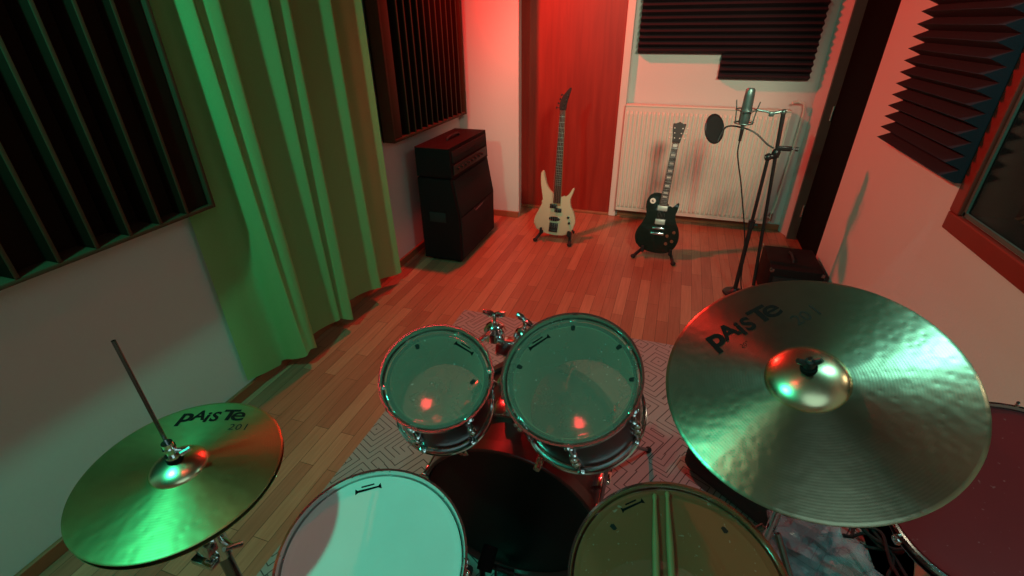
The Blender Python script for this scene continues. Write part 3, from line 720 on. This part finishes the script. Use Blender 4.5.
tripod(cs, 0, a0=1.2, spread=.30, hub=.36, r=.009, m=M['chrome_dark'])

HC = V((-.798, .394, .860))
HN = V((.035, -.035, 1.)).normalized(); RH = frame_from(HN)
hh = thing('hi_hat_cymbals', 'pair of hi-hat cymbals on the left with a rod through them', 'hi-hat', HC, RH)
zh, bow = make_cymbal(hh, .178, .050, .020, .014, M['hat'], M['bell'], 'top_cymbal')
cym_lettering(bow, zh, (-.106, .0835), rad(21), .0345, (('2', 3.35, -.75, .7), ('0', 3.75, -.75, .7), ('1', 4.15, -.75, .75)))
b = B(); zz = lambda r: -zh(r)
rs_ = [.0055 + (.178-.0055)*i/30 for i in range(31)]
add_lathe(b, [(r, -zh(r)-.010) for r in rs_] + [(r, -zh(r)-.0115) for r in rs_[::-1]], 96, None, True); obj('bottom_cymbal', b, M['hat'], hh, ang=60)
b = B(); add_tube(b, [(0, 0, .033), (0, 0, .042)], .014, 18); obj('felt_washer', b, M['felt'], hh)
b = B(); add_tube(b, [(0, 0, .042), (0, 0, .048)], .013, 16); add_tube(b, [(0, 0, .048), (0, 0, .066)], .0085, 14); add_tube(b, [(0, 0, .060), (0, 0, .067)], .0125, 6); add_tube(b, [(0, 0, .066), (0, 0, .078)], .0095, 14)
add_tube(b, [(0, 0, .058), (.028, .008, .060)], .0035, 8); add_tube(b, [(.024, .0, .058), (.034, .014, .062)], .005, 8)
obj('clutch', b, M['chrome'], hh)
hs = thing('hi_hat_stand', 'chrome hi-hat stand with its long pull rod at the left', 'hi-hat stand', (HC.x, HC.y, 0))
b = B(); pr0 = V((0, 0, .70)); add_tube(b, [(0, 0, .40), V((0, 0, .70)), V((-.010, .004, .95)), V((-.027, .010, 1.150))], .0035, 10); obj('pull_rod', b, M['chrome_dark'], hs)
b = B(); add_tube(b, [(0, 0, .70), (0, 0, .815)], .011, 14); add_lathe(b, [(.004, .0), (.024, .0), (.028, .008), (.02, .012), (.012, .014), (.004, .014)], 20, TR((0, 0, .805))); obj('upper_tube', b, M['chrome'], hs)
b = B(); add_tube(b, [(0, 0, .60), (0, 0, .70)], .02, 16); add_box(b, (.0, -.022, .665), (.035, .03, .05), None, .006); add_box(b, (-.01, -.03, .615), (.055, .025, .016), None, .004)
add_tube(b, [(.02, 0, .655), (.05, -.005, .655)], .007, 10); add_tube(b, [(.05, -.02, .668), (.052, .012, .640)], [.005, .007], 10)
obj('height_clamp', b, M['chrome'], hs)
b = B(); add_tube(b, [(0, 0, .06), (0, 0, .62)], .0135, 14); obj('tube', b, M['chrome_dark'], hs)
tripod(hs, 0, a0=.9, spread=.25, hub=.30)
b = B(); add_box(b, (.02, -.16, .035), (.075, .27, .01), Matrix.Rotation(rad(8), 3, 'X'), .004); obj('footboard', b, M['chrome_dark'], hs)

# drumsticks on the floor tom
Rft = frame_from(FT[1]); mft = TR(V(FT[0]) - V(FT[1]).normalized()*.376, Rft)
def drumstick(label, tip, butt):
    zt = .36+.0045+.0075
    a = mft @ V((*tip, zt-.0015)); bb = mft @ V((*butt, zt)); d = (bb-a); L = d.length; d.normalize()
    y = -d; z = V(FT[1]).normalized(); x = y.cross(z)
    t = thing('drumstick', label, 'drumstick', bb, Matrix((x, y, z)).transposed(), 'drumsticks on the floor tom')
    b = B(); mx = TR((0, 0, 0), Matrix(((1, 0, 0), (0, 0, 1), (0, -1, 0))))
    add_lathe(b, [(0, 0), (.006, .001), (.0072, .006), (.0072, L*.72), (.0038, L-.016)], 16, mx); obj('shaft', b, M['stick'], t)
    b = B(); add_lathe(b, [(.0036, L-.017), (.005, L-.010), (.0052, L-.005), (.003, L-.001), (0, L)], 14, mx); obj('tip', b, M['stick'], t)
drumstick('left drumstick of the pair on the floor tom', (-.056, .178), (-.020, -.196))
drumstick('right drumstick of the pair on the floor tom', (-.030, .190), (.012, -.196))

# side drum on its own low stand at the far right
SC = V((.755, .925, .735)); SNn = V((-.40, -.50, .77)).normalized(); RSp = frame_from(SNn)
R_ = .205; DS = .13
sp = thing('side_drum', 'dark red headed side drum half hidden by the ride cymbal at the right edge', 'drum', SC - SNn*DS, RSp)
b = B(); add_lathe(b, [(R_-.012, .0), (R_-.006, .0), (R_-.006, DS-.004), (R_-.012, DS-.004)], 72, None, True); obj('shell', b, M['shell'], sp)
b = B(); add_lathe(b, [(R_-.008, DS-.016), (R_, DS-.016), (R_+.002, DS+.003), (R_-.003, DS+.006), (R_-.008, DS+.003)], 72, None, True); obj('hoop', b, M['chrome'], sp)
b = B(); add_lathe(b, [(R_-.009, DS-.004), (R_-.012, DS), (R_-.03, DS-.002), (0, DS-.002)], 72); obj('head', b, M['spare_head'], sp)
b = B(); add_lathe(b, [(R_-.008, .0), (R_, .0), (R_, .016), (R_-.008, .014)], 72, None, True); obj('bottom_hoop', b, M['chrome_dark'], sp)
for i in range(8):
    a = 2*PI*i/8 + .3; R = Matrix.Rotation(a, 3, 'Z'); b = B()
    add_box(b, R @ V((R_+.003, 0, DS*.5)), (.020, .018, .045), R, .004); add_tube(b, [R @ V((R_+.006, 0, .004)), R @ V((R_+.006, 0, DS+.012))], .0035, 8); obj('lug', b, M['chrome'], sp)
q_ = SC - SNn*DS
ss = thing('side_drum_stand', 'chrome stand under the dark red headed side drum', 'drum stand', (q_.x, q_.y, 0))
b = B(); add_tube(b, [(0, 0, .10), (0, 0, q_.z-.03)], .012, 12); add_tube(b, [(0, 0, .30), (0, 0, .35)], .018, 12); obj('tube', b, M['chrome'], ss)
b = B()
for k in range(3):
    a = 2*PI*k/3; dd = RSp @ V((math.cos(a), math.sin(a), 0)); add_tube(b, [(0, 0, q_.z-.04), V((0, 0, q_.z)) - SNn*.012 + dd*.1, V((0, 0, q_.z)) - SNn*.012 + dd*.21, V((0, 0, q_.z)) + SNn*.012 + dd*.222], .006, 8)
obj('basket', b, M['chrome'], ss)
tripod(ss, 0, a0=2.6, spread=.16, hub=.22)

# ------------------------------------------------------------------ things on the floor at the right
b = B()
def lump(b, c, s, seed, amp=.12, seg=24, rot=None):
    rnd = random.Random(seed); ph = [rnd.uniform(0, 6) for _ in range(6)]
    r = bmesh.ops.create_uvsphere(b, u_segments=seg, v_segments=seg//2, radius=1)
    for v in r['verts']:
        p = v.co.copy(); k = 1 + amp*(math.sin(4*p.x+ph[0])*math.sin(5*p.y+ph[1]) + .6*math.sin(9*p.y+ph[2]+3*p.z) + .4*math.sin(13*p.x+ph[3]-4*p.z))
        q = V((p.x*s[0]*k, p.y*s[1]*k, max(-.98, p.z)*s[2]*(k if p.z > 0 else 1)))
        if rot: q = rot @ q
        v.co = q + V(c)
gb = thing('gig_bag', 'black soft bag lying on the floor under the ride cymbal', 'bag', (.47, 1.42, .008))
Rg = Matrix.Rotation(rad(-38), 3, 'Z')
add_box(b, (0, 0, .066), (.48, .20, .115), Rg, .035); 
for v in b.verts: v.co.z += .006*math.sin(22*v.co.x+9*v.co.y)*(v.co.z > .06); 
obj('bag_body', b, M['bag_black'], gb)
b = B(); add_tube(b, [Rg @ V(q) for q in spline([(-.09, -.03, .120), (-.06, -.04, .15), (.02, -.04, .162), (.09, -.03, .15), (.11, -.02, .120)], 5)], .008, 8); obj('handle', b, M['black_rubber'], gb)

def crumple(name, label, c, s, seed, m):
    b = B(); rnd = random.Random(seed)
    bmesh.ops.create_icosphere(b, subdivisions=4, radius=1)
    dirs = [V((rnd.gauss(0, 1), rnd.gauss(0, 1), rnd.gauss(0, 1))).normalized() for _ in range(26)]; am = [rnd.uniform(-.2, .2) for _ in dirs]
    for v in b.verts:
        p = v.co.normalized(); k = .9
        for d, a in zip(dirs, am):
            q = p.dot(d); k += a*max(0, 1-abs(q-.25)*4.5)
        v.co = V((p.x*s[0]*k, p.y*s[1]*k, p.z*s[2]*k))
        if v.co.z < -s[2]*.6: v.co.z = -s[2]*.6
        v.co += V(c) + V((0, 0, s[2]*.6))
    return tag(obj(name, b, m, smooth=True, ang=12), label, 'plastic bag')
o = crumple('plastic_bag', 'crumpled clear plastic bag on the floor beside the floor tom', (.64, 1.17, .009), (.15, .17, .12), 4, M['clear_bag'])
o2 = tag(obj('paper_sheet', (lambda b: (add_flat(b, [(-.12, -.20), (.12, -.20), (.13, .17), (-.12, .18)], [(0, 1, 2, 3)], lambda x, y: V((.86+x*.9+y*.3, 1.34-x*.3+y*.9, .0035))), bmesh.ops.solidify(b, geom=b.faces[:], thickness=.002), b)[2])(B()), M['paper'], None, False), 'pale paper sheet on the floor under the black cables', 'paper')
for i, (cx, cy, rr, sd_, lab) in enumerate(((.80, 1.26, .085, 1, 'loosely coiled black cable on the floor, left of the two beside the plastic bag'), (.90, 1.40, .075, 2, 'loosely coiled black cable on the floor, right of the two beside the plastic bag'))):
    rnd = random.Random(sd_); pts = []
    for k in range(26):
        a = k*.62; q = rr*(1+.28*math.sin(k*1.7+sd_)+.1*rnd.uniform(-1, 1))
        pts.append((cx+q*math.cos(a)*1.15+.02*math.sin(k*.31), cy+q*math.sin(a), .016+.0022*k+.006*math.sin(k*2.1)))
    pts += [(cx+.02, cy-.16, .03), (cx-.04, cy-.28, .014), (cx+.01, cy-.45, .013)]
    b = B(); add_tube(b, spline(pts, 4), .0055, 7); o = obj('cable', b, M['black_rubber']); tag(o, lab, 'cable', 'cables on the floor at the right')

# small black equipment case (combo amp) by the right wall
ca = thing('combo_amp', 'small black combo amp with metal corners by the right wall', 'amplifier', (.845, 3.18, 0))
w, d, h = .30, .37, .265
b = B(); add_box(b, (0, 0, h/2+.006), (w, d, h-.012), None, .012); obj('cabinet', b, M['tolex'], ca)
b = B(); add_box(b, (0, -d/2-.002, h/2-.01), (w-.05, .008, h-.09), None, .003); obj('grille', b, M['grille'], ca)
b = B(); add_tube(b, spline([(-.01, -.07, h-.002), (-.01, -.055, h+.016), (-.01, 0, h+.02), (-.01, .055, h+.016), (-.01, .07, h-.002)], 5), .008, 8); obj('handle', b, M['black_rubber'], ca)
for sx in (-1, 1):
    for sy in (-1, 1):
        for z in (.024, h-.018):
            b = B(); add_box(b, (sx*(w/2-.011), sy*(d/2-.011), z), (.026, .026, .026), None, .008); obj('corner_cap', b, M['chrome_dark'], ca)
        b = B(); add_tube(b, [(sx*(w/2-.04), sy*(d/2-.04), 0), (sx*(w/2-.04), sy*(d/2-.04), .01)], .014, 12); obj('foot', b, M['black_rubber'], ca)

# ------------------------------------------------------------------ amplifier stack at the left wall
AX0, AX1, AY0, AY1 = -1.69, -1.385, 2.965, 3.69
cb = thing('speaker_cabinet', 'black slanted speaker cabinet standing against the left wall', 'speaker cabinet', (AX0, (AY0+AY1)/2, 0))
D, W, Hc = AX1-AX0, AY1-AY0, .645
Rside = Matrix(((1, 0, 0), (0, 0, -1), (0, 1, 0)))
side = [(0, .025), (D, .025), (D, .36), (D-.045, Hc), (0, Hc)]
b = B(); add_prism(b, side, -W/2, W/2, TR((0, 0, 0), Rside), .008); obj('body', b, M['tolex'], cb, ang=30)
b = B(); add_box(b, (D+.003, 0, .195), (.008, W-.06, .322), None, .003); q = math.atan2(.045, Hc-.36)
add_box(b, (D-.0195, 0, .50), (.008, W-.06, .272), Matrix.Rotation(-q, 3, 'Y'), .003); obj('grille_cloth', b, M['grille'], cb)
b = B(); add_tube(b, spline([(D+.009, -.085+.0155*k, .325+(.030 if k == 0 else .012*(k % 2))+.001*k) for k in range(12)], 4), .0022, 6)
obj('script_logo', b, M['logo_pale'], cb)
for s in (-1, 1):
    b = B(); add_box(b, (D*.45, s*(W/2-.001), .36), (.13, .012, .075), None, .004); obj('side_handle', b, M['black_rubber'], cb)
for x in (.05, D-.05):
    for y in (-.3, .3):
        b = B(); add_tube(b, [(x, y, 0), (x, y, .03)], .018, 12); obj('foot', b, M['black_rubber'], cb)
ah = thing('amp_head', 'black amplifier head sitting on the slanted speaker cabinet', 'amplifier', (AX0, 3.315, Hc))
D2, W2, H2 = .275, .70, .215
b = B(); add_prism(b, [(0, .01), (D2, .01), (D2-.012, H2), (0, H2)], -W2/2, W2/2, TR((0, 0, 0), Rside), .008); obj('body', b, M['tolex'], ah, ang=30)
b = B(); add_box(b, (D2+.001, 0, .060), (.006, W2-.06, .07), None, .002); obj('control_panel', b, M['panel_dark'], ah)
b = B(); add_box(b, (D2-.005, 0, .150), (.006, W2-.06, .08), Matrix.Rotation(-.06, 3, 'Y'), .002); obj('front_grille', b, M['grille'], ah)
for i in range(8):
    b = B(); y = -.25+i*.065; add_tube(b, [(D2+.002, y, .06), (D2+.018, y, .06)], .010, 12); obj('knob', b, M['black_plastic'], ah)
b = B(); add_tube(b, spline([(D2*.5, -.10, H2-.004), (D2*.5, -.09, H2+.014), (D2*.5, 0, H2+.02), (D2*.5, .09, H2+.014), (D2*.5, .10, H2-.004)], 5), .010, 8); obj('handle', b, M['black_rubber'], ah)
for x in (.05, D2-.05):
    for y in (-.28, .28):
        b = B(); add_tube(b, [(x, y, .0), (x, y, .014)], .014, 10); obj('foot', b, M['black_rubber'], ah)

# ------------------------------------------------------------------ guitars
def guitar_frame(p0, p1):
    p0, p1 = V(p0), V(p1); y = (p1-p0).normalized(); z = V((0, -1, .25)); z = (z - y*z.dot(y)).normalized(); x = y.cross(z)
    return p0, Matrix((x, y, z)).transposed()
def string_set(t, n, x_nut, x_br, y_nut, y_br, z, m):
    b = B()
    for i in range(n):
        k = (i/(n-1)-.5)
        add_tube(b, [(x_br[0]+k*x_br[1], y_br, z+.004), (x_nut[0]+k*x_nut[1], y_nut, z+.001)], .0009, 4)
    return obj('strings', b, m, t)
# electric bass
P0, RG = guitar_frame((-.810, 3.58, .064), (-.787, 3.83, 1.167))
bg = thing('bass_guitar', 'cream coloured electric bass leaning in front of the red door', 'bass guitar', P0, RG)
out = catmull([(-.003, 0), (.07, .008), (.128, .045), (.150, .12), (.135, .19), (.104, .245), (.092, .295), (.106, .350), (.114, .392), (.102, .390), (.080, .345), (.040, .315), (.000, .318), (-.040, .332), (-.080, .358), (-.112, .400), (-.132, .455), (-.150, .508), (-.166, .490), (-.163, .42), (-.145, .335), (-.132, .265), (-.160, .19), (-.188, .115), (-.180, .055), (-.13, .018), (-.06, .003)], 5)
b = B(); add_prism(b, out, -.038, 0., None, .009); obj('body', b, M['bass_body'], bg)
def nk(y0, y1, w0, w1, xo=lambda y: 0): return [(xo(y0)-w0/2, y0), (xo(y0)+w0/2, y0), (xo(y1)+w1/2, y1), (xo(y1)-w1/2, y1)]
ax = lambda y: -.014 - (y-.3)*.047
b = B(); add_prism(b, nk(.24, .97, .062, .042, ax), -.016, .003, None, .004); obj('neck', b, M['maple'], bg)
b = B(); add_prism(b, nk(.262, .968, .060, .041, ax), .003, .008, None, .001); fb = obj('fretboard', b, M['fretboard'], bg)
b = B()
for i in range(1, 22):
    y = .968 - .80*(1-2**(-i/12)); 
    if y > .265: add_box(b, (ax(y), y, .0085), (.046, .0022, .002))
obj('frets', b, M['steel'], fb)
hs_ = catmull([(-.067, .965), (-.026, .965), (-.018, 1.02), (-.008, 1.075), (.004, 1.13), (-.010, 1.128), (-.034, 1.10), (-.060, 1.06), (-.074, 1.01)], 4)
b = B(); add_prism(b, hs_, -.014, .002, None, .003); hd = obj('headstock', b, M['black_rubber'], bg)
for i in range(4):
    y = .985+.031*i; x = -.070+.010*i
    b = B(); add_tube(b, [(x+.01, y, -.006), (x-.022, y+.002, -.006)], .0035, 8); add_sphere(b, (x-.026, y+.002, -.006), .0095, 10, (.6, 1, 1)); add_tube(b, [(x+.022, y, .0), (x+.022, y, .012)], .005, 10); obj('tuner', b, M['black_metal'], hd)
for nm, x, y, sx, sy in (('pickup', -.038, .236, .055, .034), ('pickup', .004, .206, .055, .034), ('pickup', -.018, .133, .085, .030)):
    b = B()
    if sx > .08: add_lathe(b, [(0, .010), (.9, .010), (1, .008), (1, 0)], 24, TR((x, y, 0)) @ Matrix.Diagonal((sx*.55, sy*.6, 1, 1)))
    else: add_box(b, (x, y, .006), (sx, sy, .014), None, .003)
    obj(nm, b, M['black_plastic'], bg)
b = B(); add_box(b, (-.020, .062, .006), (.070, .075, .012), None, .003); add_box(b, (-.020, .036, .012), (.07, .014, .014), None, .003); obj('bridge', b, M['black_metal'], bg)
for x, y in ((.094, .158), (.106, .112)):
    b = B(); add_tube(b, [(x, y, 0), (x, y, .014)], .0095, 14); obj('knob', b, M['black_plastic'], bg)
string_set(bg, 4, (ax(.968), .030), (-.020, .056), .968, .06, .010, M['steel'])
# single-cut guitar
P1_, RG2 = guitar_frame((.006, 3.51, .043), (.038, 3.75, .974))
lg_ = thing('electric_guitar', 'black single cutaway electric guitar leaning in front of the radiator', 'guitar', P1_, RG2)
out = catmull([(0, 0), (.07, .010), (.122, .055), (.142, .125), (.130, .195), (.100, .250), (.088, .295), (.096, .345), (.100, .388), (.086, .390), (.062, .362), (.040, .352), (.022, .368), (.010, .405), (-.020, .440), (-.062, .452), (-.105, .440), (-.132, .400), (-.136, .345), (-.124, .290), (-.140, .225), (-.172, .160), (-.178, .100), (-.150, .042), (-.08, .008)], 5)
b = B(); add_prism(b, out, -.045, 0, None, .008); obj('body', b, M['guitar_black'], lg_)
ax2 = lambda y: -.012 + (y-.38)*.010
b = B(); add_prism(b, nk(.33, .815, .058, .044, ax2), -.02, .006, None, .004); obj('neck', b, M['maple'], lg_)
b = B(); add_prism(b, nk(.355, .813, .056, .043, ax2), .006, .011, None, .001); fb = obj('fretboard', b, M['fretboard'], lg_)
b = B()
for i in range(1, 22):
    y = .813 - .628*(1-2**(-i/12)); 
    if y > .36: add_box(b, (ax2(y), y, .0113), (.045, .002, .0016))
obj('frets', b, M['steel'], fb)
b = B()
for i in (1, 3, 5, 7, 9, 12, 15, 17):
    ya = .813 - .628*(1-2**(-i/12)); yb_ = .813 - .628*(1-2**(-(i-1)/12)); add_box(b, (ax2(ya), (ya+yb_)/2, .0112), (.030, (yb_-ya)*.55, .001))
obj('inlays', b, M['pearl'], fb)
hs_ = catmull([(-.030, .812), (.016, .812), (.026, .850), (.036, .900), (.040, .948), (.020, .945), (-.003, .960), (-.026, .945), (-.046, .946), (-.044, .900), (-.036, .850)], 4)
b = B(); add_prism(b, hs_, -.014, .003, None, .003); hd = obj('headstock', b, M['headstock_brown'], lg_)
for s in (-1, 1):
    for i in range(3):
        y = .848+.034*i; x = -.004 + s*(.034+.005*i)
        b = B(); add_tube(b, [(x-s*.008, y, -.005), (x+s*.014, y, -.005)], .003, 8); add_sphere(b, (x+s*.018, y, -.005), .008, 10, (.8, 1, 1)); add_tube(b, [(x-s*.016, y, .002), (x-s*.016, y, .010)], .004, 8); obj('tuner', b, M['pearl'], hd)
for y in (.342, .240):
    b = B(); add_box(b, (-.014, y, .004), (.082, .048, .008), None, .003); ps = obj('pickup_ring', b, M['black_plastic'], lg_)
    b = B(); add_box(b, (-.014, y, .009), (.070, .037, .012), None, .003); obj('pickup', b, M['nickel'], ps)
b = B(); add_box(b, (-.018, .190, .007), (.088, .015, .014), None, .003)
obj('bridge', b, M['chrome'], lg_)
b = B(); add_box(b, (-.020, .150, .007), (.098, .018, .014), None, .004); obj('tailpiece', b, M['chrome'], lg_)
for x, y in ((.056, .140), (.100, .172), (.056, .080), (.096, .104)):
    b = B(); add_lathe(b, [(.0125, 0), (.012, .004), (.0095, .013), (0, .014)], 16, TR((x, y, 0))); obj('knob', b, M['amber'], lg_)
b = B(); add_lathe(b, [(.021, 0), (.021, .0015), (.008, .002), (.008, .0)], 20, TR((-.092, .388, 0))); add_tube(b, [(-.092, .388, .001), (-.088, .392, .016)], .003, 8); obj('toggle_switch', b, M['pearl'], lg_)
string_set(lg_, 6, (ax2(.813), .034), (-.018, .052), .813, .19, .013, M['steel'])

def guitar_stand(label, P, R, feet, xs, y_rest, back):
    """folding A stand: two front legs with padded hooks, a rear leg pair and a cross bar"""
    t = thing('guitar_stand', label, 'guitar stand', (P.x, P.y, 0), group='guitar stands')
    T = TR(P, R); inv = Matrix.Translation((-P.x, -P.y, 0))
    apex = inv @ (T @ V((sum(xs)/2, y_rest+.19, -.085)))
    for f, x in zip(feet, xs):
        rest = inv @ (T @ V((x, y_rest, -.055))); hook = inv @ (T @ V((x, y_rest-.006, .028))); tipp = inv @ (T @ V((x*1.02, y_rest+.030, .036)))
        foot = V((f[0]-P.x, f[1]-P.y, .014))
        b = B(); add_tube(b, [foot, rest*.5+foot*.5, rest], .0125, 10); add_tube(b, [rest, apex], .008, 10); fl = obj('front_leg', b, M['black_metal'], t)
        b = B(); add_tube(b, [rest, hook, tipp], [.013, .014, .011], 10); obj('padded_hook', b, M['black_rubber'], fl)
        b = B(); add_sphere(b, foot, .0165, 12, (1.2, 1.5, .85)); obj('rubber_foot', b, M['black_rubber'], fl)
    for s in (-1, 1):
        bf = V((s*.11, back, .012)); b = B(); add_tube(b, [apex, bf], .008, 10); add_sphere(b, bf, .012, 10); obj('rear_leg', b, M['black_metal'], t)
guitar_stand('black folding stand holding the cream bass', P0, RG, ((-.972, 3.555), (-.678, 3.535)), (-.115, .115), .022, .23)
guitar_stand('black folding stand holding the black guitar', P1_, RG2, ((-.161, 3.47), (.138, 3.42)), (-.105, .10), .016, .22)

# ------------------------------------------------------------------ microphone on its stand
MX, MY = .542, 3.10
ms = thing('microphone_stand', 'black boom microphone stand in front of the radiator', 'microphone stand', (MX, MY, 0))
b = B(); add_tube(b, [(0, 0, .02), (0, 0, .50)], .0135, 12); add_tube(b, [(0, 0, .48), (0, 0, .905)], .010, 12); obj('tube', b, M['black_metal'], ms)
b = B(); add_tube(b, [(0, 0, .47), (0, 0, .52)], .020, 14); add_tube(b, [(0, 0, .495), (.035, -.012, .495)], .008, 10); obj('height_clutch', b, M['black_plastic'], ms)
b = B(); add_lathe(b, [(0, 0), (.072, 0), (.075, .006), (.070, .014), (.03, .026), (.018, .04), (0, .04)], 40); obj('cast_base', b, M['black_metal'], ms)
b = B(); add_tube(b, [(-.018, 0, .905), (.05, 0, .925)], .017, 12); add_sphere(b, (0, 0, .91), .022, 12); add_sphere(b, (.035, 0, .935), .024, 12, (1, 1, 1.2)); obj('boom_joint', b, M['black_plastic'], ms)
top = V((.562-MX, 0, 1.158)); bot = V((.645-MX, .0, .08))
low = V((.60-MX, 0.0, .05))
b = B(); add_tube(b, [bot, V((.035, 0, .935)), top], [.010, .010, .012], 12); obj('boom', b, M['black_metal'], ms)
b = B(); add_tube(b, [top+V((-.055, 0, -.010)), top+V((.012, 0, .008))], .008, 10); add_sphere(b, top, .016, 12); add_box(b, top+V((-.058, 0, -.014)), (.026, .022, .024), None, .004); obj('thread_adapter', b, M['mic_metal'], ms)
mc = thing('studio_microphone', 'silver studio microphone in a wire shock mount', 'microphone', (.372, MY, 1.045))
mtilt = Matrix.Rotation(rad(-1), 3, 'Y')
b = B(); add_lathe(b, [(0, .232), (.018, .230), (.024, .222), (.0265, .19), (.028, .125)], 28, Matrix.Diagonal((1, .8, 1, 1))); obj('grille', b, M['mic_metal'], mc)
b = B(); add_lathe(b, [(.0285, .125), (.0295, .120), (.029, .06), (.026, .040), (.016, .032), (0, .032)], 28, Matrix.Diagonal((1, .85, 1, 1))); add_tube(b, [(0, 0, .035), (0, 0, .002)], [.010, .009], 14); obj('body', b, M['mic_metal'], mc)
b = B(); add_tube(b, [(0, 0, .012), (0, 0, -.055)], [.0105, .008], 12); obj('connector', b, M['black_plastic'], mc)
sm = B()
def rg(b, r, z, rr): add_tube(b, [(r*math.cos(a*PI/12), r*math.sin(a*PI/12), z) for a in range(24)], rr, 8, closed=True)
rg(sm, .055, .118, .0035); rg(sm, .048, .045, .0035)
for k in range(4):
    a = PI/4+k*PI/2 + .3; c_, s_ = math.cos(a), math.sin(a)
    add_tube(sm, [(.048*c_, .048*s_, .045), (.056*c_, .056*s_, .118), (.066*c_, .066*s_, .165)], .0032, 8)
for k in range(8):
    a = k*PI/4; add_tube(sm, [(.029*math.cos(a+.3), .029*math.sin(a+.3), .10 if k % 2 else .06), (.055*math.cos(a), .055*math.sin(a), .118 if k % 2 else .05)], .0014, 5)
add_tube(sm, [(.055, 0, .118), (.105, 0, .112), (.132, 0, .104)], .006, 8)
obj('shock_mount', sm, M['mic_metal'], mc)
cbp = B(); pts = [(.372, MY, .99), (.374, MY-.004, .93), (.392, MY-.01, .86), (.425, MY-.01, .76), (.462, MY-.012, .63), (.498, MY-.02, .50), (.53, MY-.025, .36), (.545, MY-.04, .22), (.56, MY-.06, .10), (.60, MY-.12, .013), (.68, MY-.2, .011), (.74, MY-.32, .010), (.70, MY-.5, .0095)]
add_tube(cbp, spline(pts, 6), .0042, 7); o = obj('microphone_cable', cbp, M['black_rubber']); tag(o, 'black cable hanging down from the silver microphone', 'cable')
pf = thing('pop_filter', 'round black pop filter on a gooseneck beside the microphone', 'pop filter', (MX, MY, .95))
pc = V((.222-MX, -.03, 1.056-.95)); pn = V((.62, -.52, .25)).normalized(); Rp = frame_from(pn)
b = B(); add_tube(b, [pc + Rp @ V((.079*math.cos(k*PI/18), .079*math.sin(k*PI/18), 0)) for k in range(36)], .0055, 8, closed=True); obj('hoop', b, M['black_plastic'], pf)
b = B(); add_lathe(b, [(0, .004), (.077, .002), (.077, -.002), (0, -.004)], 40, TR(pc, Rp)); obj('mesh_screen', b, M['mesh_black'], pf)
b = B(); g0 = pc + Rp @ V((.079, 0, 0))
add_tube(b, spline([g0, (.285-MX, .01, .112), (.372-MX, .045, .108), (.45-MX, .045, .082), (.52-MX, .012, .03), (.558-MX, -.005, .012)], 6), .0048, 8); obj('gooseneck', b, M['black_metal'], pf)
b = B(); add_box(b, (.072, -.0, .012), (.075, .024, .026), None, .004); add_tube(b, [(.10, 0, .012), (.135, 0, .012)], .0055, 8); add_tube(b, [(.128, 0, .012), (.142, 0, .012)], .012, 10); obj('clamp', b, M['black_plastic'], pf)

# ------------------------------------------------------------------ light
def lamp(name, kind, loc, col, power, radius=.05, target=None, angle=None, blend=.5, size=None):
    l = bpy.data.lights.new(name, kind); l.color = col; l.energy = power
    if kind in ('POINT', 'SPOT'): l.shadow_soft_size = radius
    if kind == 'SPOT': l.spot_size = math.radians(angle); l.spot_blend = blend
    if kind == 'AREA': l.shape = 'DISK'; l.size = size
    o = bpy.data.objects.new(name, l); COL.objects.link(o); o.location = loc
    if target is not None: o.rotation_euler = (V(target)-V(loc)).to_track_quat('-Z', 'Y').to_euler()
    return o
# stage lamps under the dark ceiling, pointing down, plus an added control room fill
LAMPS = {
 'red_stage_lamp': ((-1.46, 3.30, 2.45), (.3, 3.6, .8), 168, .05, (190., 4.0, 3.4), .75),
 'green_stage_lamp': ((-1.32, .02, 2.47), (-.80, 1.0, .5), 150, .05, (4., 86., 55.), .8),
 'teal_stage_lamp': ((.90, 1.28, 2.42), (.55, 1.8, .8), 118, .06, (9., 34., 30.), 1.),
 'red_ceiling_spot': ((-.60, .40, 2.55), (-.5, 1., .5), 165, .03, (3.5, .2, .2), .25),
 'white_ceiling_lamp': ((.35, -.50, 2.35), (-.3, .9, .2), 165, .65, (9., 16.5, 16.), .25),
 'white_soft_spot': ((.75, .70, 2.45), (-.38, 4.35, 1.04), 38, .24, (265., 226., 152.), .25),
 'control_room_lamp': ((1.75, 1.30, 2.30), (1.5, 2.2, .8), 150, .08, (16., 13., 9.), .5),  # added fill, only there to brighten the tan monitor
}
for nm, (loc, tgt, ang, rd, pw, bl) in LAMPS.items():
    e = max(pw); lamp(nm, 'SPOT', loc, tuple(c/e for c in pw), e, rd, tgt, ang, bl)
w = bpy.data.worlds.new('world'); scn.world = w; w.use_nodes = True
w.node_tree.nodes['Background'].inputs[0].default_value = (.02, .02, .02, 1); w.node_tree.nodes['Background'].inputs[1].default_value = 0.

scn.view_settings.view_transform = 'Standard'; scn.view_settings.look = 'None'
scn.view_settings.exposure = 0.; scn.view_settings.gamma = 1.; scn.view_settings.use_curve_mapping = False
